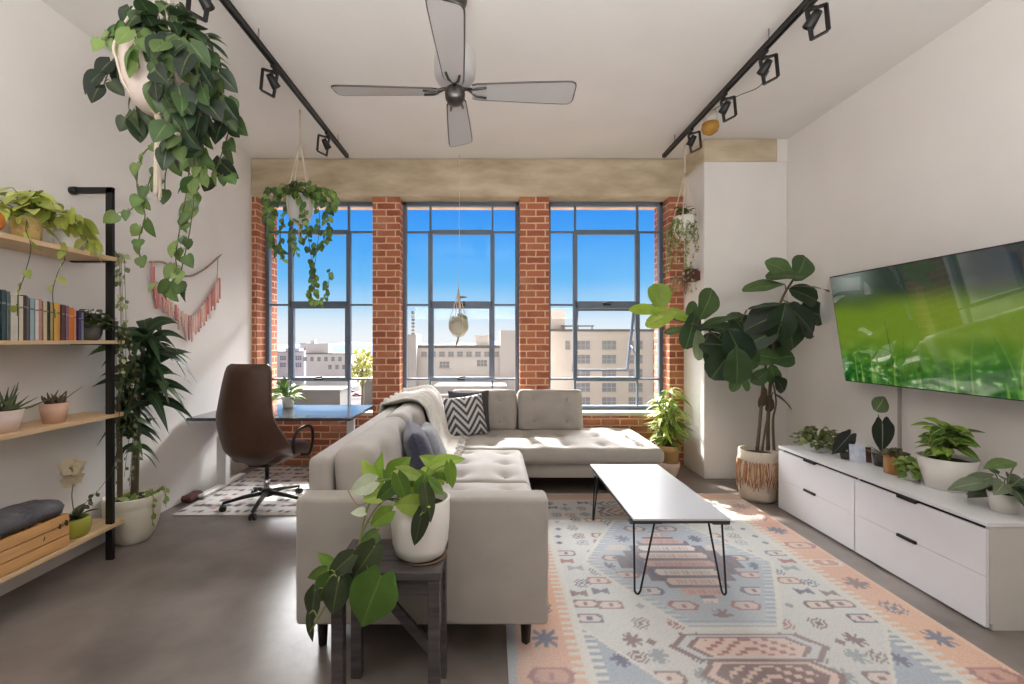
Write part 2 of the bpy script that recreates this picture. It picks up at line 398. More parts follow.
wins=[(PX(x,Y),PZ(359,Y),1.6,2.2) for x in range(305,352,7)]+[(PX(x,Y),PZ(367,Y),1.6,2.2) for x in range(330,352,7)]
facade('warehouse','white flat-roofed warehouse in the distance outside the left window',PX(306,Y),PX(351,Y),Y,PZ(354,Y),-24,(206,202,204),wins,[(PX(315,Y),0,12,5.5,6)],12,wincol=(120,122,130))
Y=260
facade('brick_warehouse','grey office block with dark window bands at the far left of the left window',PX(272,Y),PX(304,Y),Y,PZ(352,Y),-24,(176,170,178),[(PX(x,Y),PZ(y,Y),3.4,2.6) for x in (283,298.5) for y in (358,365)],[(PX(290,Y),0,8,2,6)],14,wincol=(110,112,130))
Y=330
facade('distant_block','pale distant tower block with a roof tank outside the left window',PX(300,Y),PX(322,Y),Y,PZ(344,Y),-24,(200,200,208),[(PX(x,Y),PZ(349,Y),2.5,2) for x in (304,309,314,319)],[(PX(311,Y),0,3,2.8,3)],12)
Y=150
facade('shed','low pale shed roof beside the street outside the left window',PX(290,Y),PX(340,Y),Y,PZ(391,Y),-24,(120,116,113),[],[],12)
facade('white_shed','low white shed further along the street outside the left window',PX(346,Y),PX(378,Y),Y+20,PZ(381,Y+20),-24,(118,114,111),[],[],16)
# hills on the horizon
b=MB(); rows=[]
for j in range(4):
    rows.append([V3((x*10, 780+j*40, -24+(20+9*noise.noise(V3((x*.06,j*.3,3)))+5*noise.noise(V3((x*.2,j,1))))*(0,.75,1,.2)[j])) for x in range(-75,76)])
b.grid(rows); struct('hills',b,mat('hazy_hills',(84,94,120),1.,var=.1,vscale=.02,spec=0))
# street tree
def tree(px,py,Y,r,label):
    z=PZ(py,Y); o=thing('street_tree',label,'tree',(PX(px,Y),Y,-24))
    b=MB().tube([(PX(px,Y),Y,-24),(PX(px,Y)+.3,Y,z-r*.5),(PX(px,Y),Y,z)],[.5,.35,.1],7); b.build('trunk',mat('bark',(96,82,66),.9,var=.2),o)
    L=MB(); g=greens((130,128,62),(112,116,56),(146,138,74))
    for k in range(420):
        d=rv(1); 
        if d.length>1: continue
        L.leaf(V3((PX(px,Y),Y,z))+V3((d.x*r*.8,d.y*r*.8,d.z*r*1.1)),rv(1),rv(1),r*.28,r*.2,'ovate',c=g(),seg=3)
    L.build('foliage',mat('tree_leaf',attr=True,rough=.8,trans=.3),o)
tree(362,365,120,4.6,'yellow-green street tree outside the left window')
for k,(px,py) in enumerate(((322,392),(335,396),(346,388))): pass
M_car=[mat('car_paint_%d'%k,c,.3,var=.02) for k,c in enumerate(((230,230,232),(70,74,84),(150,60,52)))]
# cars parked on the lot, far below
for k,(px,py,lab) in enumerate(((341,397,'white car parked on the street below, nearest in the left window'),(350,392,'dark car parked on the street below beside the white car'),(357,396,'small red car parked on the street below'))):
    Yc=(CAMH+24)*F/(py-CY); o=thing('car',lab,'car',(PX(px,Yc),Yc,-24),0,'cars parked on the street')
    c=V3((PX(px,Yc),Yc,-24))
    b=MB().rbox(c+V3((0,0,.62)),(4.3,1.8,.75),.3,.8); b.build('body',M_car[k],o)
    b=MB().rbox(c+V3((-.2,0,1.15)),(2.3,1.6,.7),.3,.8); b.build('cabin',mat('car_glass',(60,66,76),.15),o)
    for sx in (-1.35,1.35):
        for sy in (-.9,.9):
            MB().lathe([(0,-.1),(.3,-.1),(.33,0),(.3,.1),(0,.1)],c+V3((sx,sy,.33)),12,M=Matrix.Rotation(PI/2,3,'X')).build('wheel',mat('tyre',(30,30,30),.8),o)
# ================================================================ seating
M_sofa = mat('grey_velvet', (174,167,159), .8, var=.08, vscale=7, bump=.12, bscale=220, sheen=.3)
M_dleg = mat('dark_wood_leg', (44,34,30), .5, var=.2, stretch=(1,1,.2))
sofa = thing('sectional_sofa','light grey tufted L-shaped sectional sofa with chaise end','sofa',(.1,3.5,0))
X0,X1 = -.87,.24
def arm_fn(w,n,p): return w
b=MB().rbox(((X0+X1)/2+.005,2.01,.46),(X1-X0+.01,.125,.565),.022,.15); b.build('arm',M_sofa,sofa)
b=MB().rbox((-.815,3.55,.53),(.11,2.96,.72),.04,.2); b.build('back_frame',M_sofa,sofa)
b=MB().rbox((-.25,3.05,.25),(1.0,1.98,.16),.02,.3); b.build('base',M_sofa,sofa)
b=MB().rbox((.335,4.545,.25),(2.43,.97,.16),.02,.3); b.build('base',M_sofa,sofa)
b=MB().rbox((.09,4.98,.50),(1.80,.10,.66),.04,.2); b.build('back_frame',M_sofa,sofa)
def seat_fn(hx,hy,tufts,puff=.03):
    def fn(w,n,p):
        u=clamp(abs(p.x)/hx); v=clamp(abs(p.y)/hy)
        if n.z>.1:
            w=w+V3((0,0,puff*(1-u**4)*(1-v**4)*n.z))
            for (tx,ty) in tufts:
                d2=(p.x-tx)**2+(p.y-ty)**2
                w=w-V3((0,0,(.032*math.exp(-d2/.0022)+.022*math.exp(-d2/.012))*n.z))
            w=w+V3((0,0,.004*noise.noise(V3((p.x*6,p.y*6,1)))))
        else:
            w=w+n*.006*math.cos(p.z*10)
        return w
    return fn
def seat(c,d,r,tx,ty):
    hx,hy=d[0]/2,d[1]/2
    T=[(-hx+d[0]*(i+.5)/tx,-hy+d[1]*(j+.5)/ty) for i in range(tx) for j in range(ty)]
    so=MB().rbox(c,d,r,.028,seat_fn(hx,hy,T)).build('seat_cushion',M_sofa,sofa)
    for (x,y) in T:
        MB().ball((c[0]+x,c[1]+y,c[2]+d[2]/2-.022),.013,10,sz=.5).build('tuft_button',M_sofa,so)
seat((-.235,2.575,.385),(1.0,1.0,.14),.04,3,3)
seat((-.235,3.535,.385),(1.0,.92,.14),.04,3,3)
seat((.345,4.50,.385),(2.44,1.01,.14),.045,7,3)
def back(c,d,r,M,tu,lean):
    hx,hy,hz=[x/2 for x in d]
    # cushion modelled with local y = thickness (front = -y), then turned
    T=[(-hx+d[0]*(i+.5)/tu[0],-hz+d[2]*(j+.5)/tu[1]) for i in range(tu[0]) for j in range(tu[1])]
    def fn(w,n,p):
        u=clamp(abs(p.x)/hx); v=clamp(abs(p.z)/hz)
        if n.y<-.1:
            w=w+V3((0,n.y*.03*(1-u**3)*(1-v**3),0))
            for (tx,tz) in T:
                d2=(p.x-tx)**2+(p.z-tz)**2; w=w-V3((0,n.y*(.030*math.exp(-d2/.0022)+.02*math.exp(-d2/.012)),0))
        w=w+n*.006*noise.noise(V3((p.x*5+c[0],p.z*5,c[1])))
        return w
    MM=M@Matrix.Rotation(lean,3,'X')
    bo=MB().rbox(c,d,r,.03,fn,MM).build('back_cushion',M_sofa,sofa)
    for (tx,tz) in T:
        q=V3(c)+MM@V3((tx,-hy+.018,tz)); MB().ball(q,.012,8).build('tuft_button',M_sofa,bo)
I3=Matrix.Identity(3); RL=Matrix.Rotation(PI/2,3,'Z')    # RL: front faces +X
back((.63,4.82,.675),(.70,.17,.45),.05,I3,(2,2),-.16)
back((-.085,4.82,.675),(.70,.17,.45),.05,I3,(2,2),-.16)
for yc,w in ((2.55,.93),(3.50,.93),(4.32,.70)):
    back((-.655,yc,.70),(w,.19,.46),.075,RL,(2,2),-.10)
for (x,y) in ((-.80,2.09),(.16,2.09),(-.80,4.9),(1.45,4.12),(1.45,4.93),(.25,4.15),(.2,3.2)):
    MB().tube([(x,y,.172),(x,y,.012 if x>.07 and y<4.12 else .0005)],[.03,.02],4,cap=True).build('leg',M_dleg,sofa)

def pillow(c,w,t,M,fn=None,dens=.018,h=None):
    """square pillow, local x/z face plane, y thickness"""
    h=h or w; b=MB(); n=26; rows_f=[]; rows_b=[]
    for s_ in (-1,1):
        rows=[]
        for j in range(n+1):
            r=[]
            for i in range(n+1):
                u=2*i/n-1; v=2*j/n-1
                k=max(0,(1-u**4))*max(0,(1-v**4)); th=t/2*k**.55
                pin=1-.06*(1-abs(v)**2)*abs(u)**3; pin2=1-.06*(1-abs(u)**2)*abs(v)**3
                p=V3((u*w/2*pin, s_*(th+.004*noise.noise(V3((u*5,v*5,s_*3)))*k), v*h/2*pin2)); r.append(V3(c)+M@p)
            rows.append(r if s_>0 else r)
        cols=[(fn(2*i/n-1,2*j/n-1) if fn else (1,1,1)) for j in range(n+1) for i in range(n+1)]
        b.grid(rows if s_>0 else [r[::-1] for r in rows],0,cols if s_>0 else [cols[j*(n+1)+n-i] for j in range(n+1) for i in range(n+1)])
    return b
# throw pillows
M_cp = mat('chevron_weave',attr=True,rough=.9,bump=.2,bscale=250)
def chev(u,v):
    q=abs(u+.1)*1.15+v*1.0
    if abs(v)>.6 or True:
        k=math.floor((abs(abs(u)-.5*0)*1.1+v+4)/.235)
    return lin((70,70,78)) if k%2 else lin((205,203,200))
Mp=Matrix.Rotation(.28,3,'Z')@Matrix.Rotation(-.30,3,'X')@Matrix.Rotation(-.10,3,'Y')
def grid_pillow():
    b=MB(); n=64; c=V3((-.27,4.50,.665)); w=.42; t=.14
    for s_ in (-1,1):
        rows=[];cols=[]
        for j in range(n+1):
            r=[]
            for i in range(n+1):
                u=2*i/n-1; v=2*j/n-1; k=max(0,(1-u**4))*max(0,(1-v**4)); th=t/2*k**.55
                p=V3((u*w/2*(1-.06*(1-v*v)*abs(u)**3), s_*th, v*w/2*(1-.06*(1-u*u)*abs(v)**3))); r.append(c+Mp@p)
                a=abs(u+.0); z=(a*1.0+abs(v)*1.0 if a<.5 and abs(v)<.5 else abs(u-v*.0)-v)
                kk=math.floor((abs(((u*1.0+1.2)%1.2)-.6)+v*.75+5)/.15)
                cols.append(lin((74,74,82)) if kk%2 else lin((206,204,202)))
            rows.append(r)
        b.grid(rows if s_>0 else rows,0,cols)
    return b
cp=thing('throw_pillow','square pillow with grey and white chevron pattern in the sofa corner','pillow',(-.27,4.5,.46))
grid_pillow().build('cover',M_cp,cp)
M_dk=mat('charcoal_cloth',(72,70,76),.9,var=.15,vscale=30,bump=.2,bscale=200)
dp=thing('throw_pillow','plain dark grey pillow standing behind the chevron pillow','pillow',(-.22,4.63,.46))
pillow((-.24,4.635,.69),.44,.10,Matrix.Rotation(.2,3,'Z')@Matrix.Rotation(-.2,3,'X')).build('cover',M_dk,dp)
M_nv=mat('navy_fur',(62,64,92),.95,var=.45,vscale=26,bump=.8,bscale=90,stretch=(1,1,3),sheen=.5)
def fur(u,v): return (1,1,1)
npl=thing('throw_pillow','shaggy navy blue pillow leaning on the near end of the sofa back','pillow',(-.47,2.78,.46))
pillow((-.45,2.80,.685),.45,.16,Matrix.Rotation(PI/2+.25,3,'Z')@Matrix.Rotation(-.30,3,'X')).build('cover',M_nv,npl)
M_bg=mat('blue_grey_cloth',(146,150,160),.95,var=.3,vscale=22,bump=.5,bscale=80,sheen=.4)
bpl=thing('throw_pillow','soft blue-grey pillow just behind the shaggy navy pillow','pillow',(-.42,3.27,.46))
pillow((-.44,3.27,.635),.38,.15,Matrix.Rotation(PI/2+.05,3,'Z')@Matrix.Rotation(-.42,3,'X')).build('cover',M_bg,bpl)

# knitted throw draped over the sofa back
M_thr=mat('knit_throw',(236,231,224),.95,var=.12,vscale=40,bump=.6,bscale=120,sheen=.4)
tb=thing('throw_blanket','cream knitted throw draped over the far end of the sofa back','blanket',(-.7,4.1,.9))
prof=[(-.895,.55),(-.90,.75),(-.885,.90),(-.83,.905),(-.74,.925),(-.66,.938),(-.60,.93),(-.55,.885),(-.525,.80),(-.505,.70),(-.485,.60),(-.45,.525),(-.40,.485),(-.33,.482)]
pp=catmull([V3((x,0,z)) for x,z in prof],3); b=MB(); rows=[]; ny=44
for i,q in enumerate(pp):
    r=[]
    for j in range(ny+1):
        t=j/ny; y=3.52+1.05*t; s_=i/(len(pp)-1)
        fold=.020*math.sin(t*34+s_*4)+.03*noise.noise(V3((t*7,s_*5,2)))
        lift=.02+max(0,fold)
        nx,nz=(-.6,.8) if s_<.25 else (.3,.95) if s_<.5 else (.9,.4)
        yy=y+.05*math.sin(s_*5+2)+.05*noise.noise(V3((s_*4,t*2,7)))-.10*s_*(1-t)*-1
        dz=-.0
        r.append(V3((q.x+nx*lift,yy,q.z+nz*lift+dz)))
    rows.append(r)
b.grid(rows)
def solid(o,t): 
    md=o.modifiers.new('thickness','SOLIDIFY'); md.thickness=t; md.offset=1; return o
solid(b.build('cloth',M_thr,tb),.012)
b=MB()
for j in range(0,ny+1):
    q=rows[-1][j]; b.tube([q+V3((-.005,0,.004)),q+V3((.03,rnd(-.01,.01),-.0)),q+V3((.06,rnd(-.02,.02),-.006))],.004,4)
b.build('fringe',M_thr,tb)

# ================================================================ rug
def hexd(x,y,rx,ry):     # hexagon distance (<1 inside), pointed left/right
    return max(abs(y)/ry, abs(x)/rx*.72+abs(y)/ry*.42)
C_cream=(206,203,192); C_grey=(184,188,194); C_blue=(120,138,160); C_navy=(64,68,96); C_red=(138,72,70); C_salm=(212,142,116); C_pink=(214,178,164); C_or=(222,158,116); C_brn=(98,72,72); C_sage=(194,195,184)
RX0,RX1,RY0,RY1=.07,2.26,.55,4.12
MOT=[]
rr=random.Random(21)
for yy in np.arange(.62,4.1,.125):
    for k,xx in enumerate((.50,.64,.78,.93)):
        if rr.random()<.10: continue
        MOT.append((xx+rr.uniform(-.03,.03),yy+rr.uniform(-.03,.03),rr.choice('hhsxxbd'),rr.choice((C_brn,C_navy,C_red,C_brn,(120,128,140)))))
BM=[(yy,k) for k,yy in enumerate(np.arange(.68,4.1,.24))]
def motif(dx,dy,kind,s):
    x=abs(dx)/s; y=abs(dy)/s
    if kind=='h':
        d=max(y/.72,x*.62+y*.45); return 1 if .72<d<1 else 2 if d<=.72 and not(x<.22 and y<.3) else 1 if d<=.72 else 0
    if kind=='s': return 1 if (min(x,y)<.22 and max(x,y)<.95) or (abs(x-y)<.18 and x<.72) else 0
    if kind=='x': return 1 if (max(x,y)<.9 and (int(x*4.2)+int(y*4.2))%2==0 and x+y<1.25) else 0
    if kind=='b': return 1 if x<.9 and y<.2+.5*x and y<.62 else 0
    if kind=='d': return 1 if x+y<.5 else 0
    return 0
def rugcol(X,Yr):
    dx=X-1.2; a=abs(dx)
    wob=.006*math.sin(Yr*40)
    # outer edge (abrash blue and orange), salmon band, toothed line
    if a>1.085+.02*noise.noise(V3((Yr*3,dx,0))): return mixc((160,172,190),C_or,smooth(-.1,.2,noise.noise(V3((Yr*2.2,a*3,4)))))
    elif a>.80:
        c=mixc(C_salm,C_or,clamp(.5+noise.noise(V3((Yr*1.6,dx*2,1)))))
        if a>1.03: c=mixc(c,(228,176,140),.6)
        tooth=.80+.05*(1 if (Yr*22)%1<.5 else 0)
        if a<tooth: return C_cream
        for yy,k in BM:
            d=Yr-yy
            if abs(d)<.1:
                v=motif((a-.945)*1.0,d,'hsxsh'[k%5],.068)
                if v==1: return (C_red,C_navy,C_navy,C_brn,C_cream)[k%5]
                if v==2: return mixc(c,C_red if k%2 else C_cream,.35)
        return c
    elif a>.755: return C_cream
    else:
        # main field
        fld=mixc(C_cream,C_sage,clamp(.5+noise.noise(V3((dx*2,Yr*1.4,9)))))
        c=mixc(fld,C_grey,.45)
        # central medallion(s)
        for cy,hw,hh in ((2.85,.62,.68),(.55,.62,.68)):
            dy=Yr-cy
            if abs(dy)<hh:
                lim=.22+(hw-.22)*(1-abs(dy)/hh)**.9
                if a<lim:
                    e=lim-a; ey=hh-abs(dy); e=min(e,ey)
                    if e<.03: return C_cream
                    if e<.085: return mixc(C_blue,C_grey,.2) if (Yr*26)%1<.55 else C_grey
                    g=mixc(C_grey,C_blue,.55+.4*noise.noise(V3((dx*3,dy*3,5))))
                    # stepped core
                    st=.30-.06*math.floor(abs(dy)/.075)+.02
                    if a<st*1.15+.02 and abs(dy)<.46:
                        row=int(math.floor((dy+.6)/.105)); dyr=((dy+.6)%.105)/.105
                        wrow=.07+.17*(1-abs(row-5.5)/5.5)
                        if .14<dyr<.86 and a<wrow-.05*abs(dyr-.5):
                            pc=(C_pink,(224,206,196),(196,140,130))[row%3]
                            if .3<dyr<.7 and a<wrow*.72 and int(a*110)%2==0: return mixc(pc,C_red,.45)
                            return pc
                        return (C_navy if int(a*30+row)%2==0 else C_brn)
                    if e>.11:
                        for (mx,my,kd,cc) in ((.40,.05,'h',C_brn),(.38,-.16,'h',C_red),(.30,-.33,'h',C_navy),(.26,.33,'s',C_navy),(.36,.2,'h',C_pink),(.17,-.47,'h',C_red),(.12,.5,'h',C_brn),(.47,-.06,'s',C_navy),(.0,-.55,'s',C_brn)):
                            v=motif(a-mx,dy-my,kd,.055)
                            if v==1: return cc
                            if v==2: return mixc(C_pink,g,.3)
                    return g
        # corner spandrels with teeth
        lim2=.30+.47*clamp((2.24-Yr)/.55)
        sp = (1.70-Yr)*.0
        for sy in (1,):
            d1 = a-(.76-.62*clamp((2.22-Yr)/.80))
            if Yr<2.22 and Yr>1.1 and d1>0:
                if d1<.02: return C_cream
                if a>.70: return C_blue if (Yr*24)%1<.5 else C_cream
                g=mixc(C_blue,C_grey,.25)
                for (mx,my) in ((.62,1.98),(.55,1.78),(.66,1.70),(.5,1.6)):
                    if motif(a-mx,Yr-my,'s',.05)==1: return C_navy
                return g
        # chain of hexagons along the axis between medallions
        for cy,rx,ry,cA,cB in ((2.06,.30,.088,C_pink,C_red),(1.885,.25,.085,C_brn,C_pink),(1.70,.30,.085,C_pink,C_navy),(1.52,.25,.085,C_red,C_pink),(1.34,.3,.085,C_grey,C_brn),(3.68,.26,.09,C_pink,C_brn),(3.86,.22,.08,C_grey,C_red)):
            dy=Yr-cy; d=max(abs(dy)/ry,(a/rx)*.8+abs(dy)/ry*.25)
            if d<1:
                if d>.9: return C_brn
                if d>.78: return C_grey if cA!=C_brn else C_pink
                if d>.70: return C_brn
                if (int(a*34)+int((dy+1)*46))%3==0 and d<.62: return cB
                return cA
        for (mx,my,kd,cc) in MOT:
            ddx=(1.2-a)-mx
            if abs(ddx)<.07 and abs(Yr-my)<.07:
                v=motif(ddx,Yr-my,kd,.052)
                if v==1: return cc
                if v==2: return mixc(C_pink,c,.35)
        return c
b=MB(); st=.0105; nx=int((RX1-RX0)/st); ny=int((RY1-RY0)/st); rows=[]; cols=[]
for j in range(ny+1):
    Yr=RY0+(RY1-RY0)*j/ny; row=[]
    for i in range(nx+1):
        X=RX0+(RX1-RX0)*i/nx; row.append(V3((X,Yr,.010+.0008*noise.noise(V3((X*9,Yr*9,0))))))
        if Yr>RY1-.16: c=mixc(C_salm,C_or,.5) if (Yr<RY1-.03) else C_cream
        elif Yr>RY1-.19: c=C_cream
        else: c=rugcol(X,Yr)
        fade=clamp(.58+.25*noise.noise(V3((X*2.1,Yr*2.1,8)))); c=mixc(c,(202,201,200),fade*.82)
        cols.append(lin(c))
    rows.append(row)
b.grid(rows,0,cols)
b.span((RX0,RY0,.0005),(RX1,RY1,.008),0,lin((170,160,150)))
rug=b.build('area_rug',mat('rug_weave',attr=True,rough=.95,var=.12,vscale=120,bump=.25,bscale=300),None)
tag(rug,'large faded salmon, cream and blue patterned rug beneath the coffee table','rug')

# small grey rug under the desk
b=MB(); rows=[]; cols=[]
a0,a1,b0,b1=-2.62,-1.05,3.62,5.0
for j in range(101):
    row=[]
    for i in range(115):
        x=a0+(a1-a0)*i/114; y=b0+(b1-b0)*j/100; row.append(V3((x,y,.008)))
        n1=noise.noise(V3((x*22,y*9,1))); q=(math.sin(y*48)*.5+n1*1.2)
        c=mixc((206,200,196),(96,88,92),smooth(.15,.75,q)); 
        if noise.noise(V3((x*9,y*14,5)))>.35: c=mixc(c,(150,110,104),.5)
        cols.append(lin(c))
    rows.append(row)
b.grid(rows,0,cols); b.span((a0,b0,.0005),(a1,b1,.007),0,lin((180,174,170)))
tag(b.build('desk_rug',mat('rug_flatweave',attr=True,rough=.95,bump=.2,bscale=250),None),'pale grey and charcoal patterned rug under the desk and chair','rug')

# ================================================================ coffee table
M_top=mat('table_laminate',(192,195,202),.3,var=.02,coat=.1)
ct=thing('coffee_table','rectangular white-topped coffee table on black hairpin legs','table',(1.06,3.0,0))
tx0,tx1,ty0,ty1,tz=.79,1.335,2.47,3.56,.44
b=MB().span((tx0,ty0,tz-.012),(tx1,ty1,tz)); b.build('tabletop',M_top,ct,bevel=.003)
MB().span((tx0+.002,ty0+.002,tz-.026),(tx1-.002,ty1-.002,tz-.012)).build('top_edge',mat('dark_edge',(52,48,46),.5,var=.1),ct)
def hairpin(A,B,bot):
    A=V3(A);B=V3(B);bot=V3(bot); h=(B-A).normalized()*.016
    pts=[A,A.lerp(bot-h,.5),bot-h+V3((0,0,.02)),bot-h*.6+V3((0,0,.006)),bot,bot+h*.6+V3((0,0,.006)),bot+h+V3((0,0,.02)),B.lerp(bot+h,.5),B]
    m=MB().tube([A]+[A.lerp(bot-h+V3((0,0,.02)),k/4) for k in range(1,5)]+pts[3:6]+[(bot+h+V3((0,0,.02))).lerp(B,k/4) for k in range(0,5)],.0058,8)
    c=(A+B)/2; m.box((c.x,c.y,A.z-.002),(abs(B.x-A.x)+.06,abs(B.y-A.y)+.06,.004)); return m
zt=tz-.028
for A,B,c_ in (((.805,2.51),(.925,2.51),(.815,2.475)),((1.30,2.50),(1.265,2.60),(1.295,2.47)),((.81,3.46),(.81,3.36),(.80,3.49)),((1.20,3.52),(1.32,3.52),(1.31,3.54))):
    hairpin((*A,zt),(*B,zt),(*c_,.0175)).build('leg',M_black,ct)

# ================================================================ side table with the pothos
M_dw=mat('dark_stained_wood',(84,79,80),.26,var=.35,vscale=6,stretch=(1,6,6),bump=.15,bscale=20)
sd=thing('side_table','small dark wooden side table against the sofa arm','table',(-.395,1.78,0))
sx0,sx1,sy0,sy1,sz=-.605,-.19,1.64,1.925,.575; TABZ=sz
for k in range(3):
    y0=sy0+(sy1-sy0)*k/3
    MB().span((sx0,y0+.0015,sz-.03),(sx1,y0+(sy1-sy0)/3-.0015,sz)).build('top_board',M_dw,sd,bevel=.003)
ap=MB(); ap.span((sx0+.03,sy0+.015,sz-.09),(sx1-.03,sy0+.035,sz-.03)); ap.span((sx0+.03,sy1-.035,sz-.09),(sx1-.03,sy1-.015,sz-.03)); ap.span((sx0+.015,sy0+.03,sz-.09),(sx0+.035,sy1-.03,sz-.03)); ap.span((sx1-.035,sy0+.03,sz-.09),(sx1-.015,sy1-.03,sz-.03))
ap.build('apron',M_dw,sd)
for x in (sx0+.027,sx1-.027):
    for y in (sy0+.027,sy1-.027): MB().span((x-.022,y-.022,0),(x+.022,y+.022,sz-.03)).build('leg',M_dw,sd,bevel=.003)
MB().bar((sx0+.027,sy1-.027,.48),(sx1-.027,sy1-.027,.06),.02,.04).build('brace',M_dw,sd)
MB().bar((sx1-.027,sy1-.03,.47),(sx1-.027,sy0+.05,.10),.02,.035).build('brace',M_dw,sd)

# ================================================================ desk and chair
M_desk=mat('black_desk_top',(66,70,82),.16,var=.05,coat=.4)
M_wm=mat('white_powder_coat',(232,230,228),.4,var=.02)
dk=thing('standing_desk','black-topped desk on white steel legs beneath the left window','desk',(-2.0,4.35,0))
MB().span((-2.735,3.95,.715),(-1.265,4.76,.742)).build('desktop',M_desk,dk,bevel=.004)
for x in (-2.63,-1.38):
    l=MB(); l.span((x-.045,4.29,.03),(x+.045,4.36,.5)); lo=l.build('leg',M_wm,dk,bevel=.004)
    MB().span((x-.035,4.30,.4),(x+.035,4.35,.69)).build('inner_column',M_wm,lo,bevel=.003)
    q=MB(); q.span((x-.035,3.98,.012),(x+.035,4.66,.042)); q.build('foot',M_wm,dk,bevel=.008)
    q=MB(); q.span((x-.03,4.05,.69),(x+.03,4.62,.715)); q.build('top_bracket',M_wm,dk,bevel=.003)
MB().span((-2.59,4.30,.66),(-1.42,4.35,.70)).build('crossbar',M_black,dk)
b=MB().tube(catmull([(-2.56,4.18,.70),(-2.54,4.15,.6),(-2.58,4.2,.52),(-2.55,4.22,.6),(-2.50,4.2,.69)]),.006,6); b.build('cable',M_black,dk)

M_lth=mat('brown_leather',(84,57,44),.45,var=.2,vscale=14,bump=.15,bscale=130)
M_chr=mat('chrome',(190,190,192),.15,metal=1.)
ch=thing('office_chair','high-backed brown leather swivel chair at the desk','chair',(-1.96,3.85,0),0.0)
ca=.14; MC=Matrix.Rotation(-ca,3,'Z'); CO=V3((-1.96,3.85,0))
def cw(x,y,z): return CO+MC@V3((x,y,z))
# back shell: local x width, y forward (+ away from camera), z up
prof=[(.40,.15),(.43,.225),(.48,.275),(.56,.295),(.64,.292),(.72,.275),(.80,.255),(.90,.237),(1.0,.225),(1.10,.215),(1.18,.205),(1.225,.19),(1.245,.16)]
def shell(z,u,side):
    k=0
    for i in range(len(prof)-1):
        if prof[i][0]<=z<=prof[i+1][0]: k=i
    t=(z-prof[k][0])/(prof[k+1][0]-prof[k][0]); w=prof[k][1]+(prof[k+1][1]-prof[k][1])*t
    x=u*w; bow=(.17*smooth(.85,.45,z)+.05)*abs(u)**2.4
    spine=-.29+.05*math.sin((z-.4)/.85*PI)*-1+.02*(z-.45)+.10*smooth(.55,.40,z)
    th=.075*(1-abs(u)**3.5)*smooth(.395,.46,z)*smooth(1.25,1.19,z)+.022
    return V3((x,spine+bow+(th/2 if side>0 else -th/2),z))
zs=[.40+.845*i/40 for i in range(41)]; us=[-1+2*k/24 for k in range(25)]
b=MB(); rows=[]
for z in zs:
    rows.append([cw(*shell(z,u,-1)) for u in us]+[cw(*shell(z,u,1)) for u in us[::-1]])
b.grid(rows,0,None,True)
b.add([p for p in rows[0]],[tuple(range(50))],sm=False); b.add([p for p in rows[-1]],[tuple(range(49,-1,-1))],sm=False)
b.build('backrest',M_lth,ch)
def sfn(w,n,p): return w+V3((0,0,.02*(1-(p.x/.28)**2)*n.z-.03*clamp((p.y-.1)/.15)*1))
b=MB().rbox(cw(0,0.08,.462),(.47,.50,.10),.05,.05,sfn,MC); b.build('seat',M_lth,ch)
for s_ in (-1,1):
    b=MB().tube(catmull([cw(s_*.22,.16,.41),cw(s_*.29,.18,.42),cw(s_*.31,.20,.54),cw(s_*.31,.17,.66),cw(s_*.30,.02,.675),cw(s_*.29,-.06,.60),cw(s_*.28,-.04,.47)]),.013,8); b.build('armrest',M_black,ch)
b=MB().lathe([(0,.10),(.028,.10),(.028,.25),(.018,.25),(.018,.40),(0,.40)],CO,16); b.build('gas_column',M_chr,ch)
b=MB().rbox(cw(0,.0,.385),(.2,.24,.05),.015,.1,None,MC); b.build('tilt_mechanism',M_black,ch)
b=MB().lathe([(0,.085),(.05,.085),(.045,.14),(.03,.15),(0,.15)],CO,18); b.build('hub',M_black,ch)
for k in range(5):
    a=2*PI*k/5+math.radians(207); d=V3((math.cos(a),math.sin(a),0)); e=CO+d*.33
    b=MB().tube([CO+V3((0,0,.115))+d*.03,CO+d*.18+V3((0,0,.10)),e+V3((0,0,.072))],[.026,.021,.015],8,flat=.8); arm=b.build('base_spoke',M_black,ch)
    b=MB(); sdv=V3((-d.y,d.x,0))
    Mr=Matrix((d,V3((0,0,1)),sdv)).transposed()
    for q in (-.016,.016): b.lathe([(0,-.008),(.024,-.009),(.028,0),(.024,.009),(0,.008)],e+sdv*q+V3((0,0,.028)),14,M=Mr)
    b.tube([e+V3((0,0,.03)),e+V3((0,0,.075))],.008,6); b.build('caster',M_black,arm)
# dark bag added to stand for seat shade and cables; cloth bundle
lump=MB().rbox((-1.52,4.62,.105),(.34,.26,.21),.07,.04,lambda w,n,p: w+n*.02*noise.noise(p*9)); bo=thing('dark_lump','added dark bag on the rug under the desk','lump',(-1.52,4.62,.008))
lump.build('body',mat('lump_black',(40,38,44),.85,var=.2),bo)
MB().tube(catmull([(-1.62,4.55,.19),(-1.60,4.53,.28),(-1.5,4.53,.29),(-1.44,4.55,.19)]),.009,6).build('strap',mat('lump_black'),bo)  # loop on the added dark form
rb=MB().rbox((-2.70,3.98,.03),(.10,.18,.06),.03,.03,lambda w,n,p: w+n*.012*noise.noise(p*14)); tag(rb.build('cloth_bundle',mat('maroon_cloth',(96,54,54),.9,var=.2),None),'small dark red bundle on the floor at the desk foot','bundle')

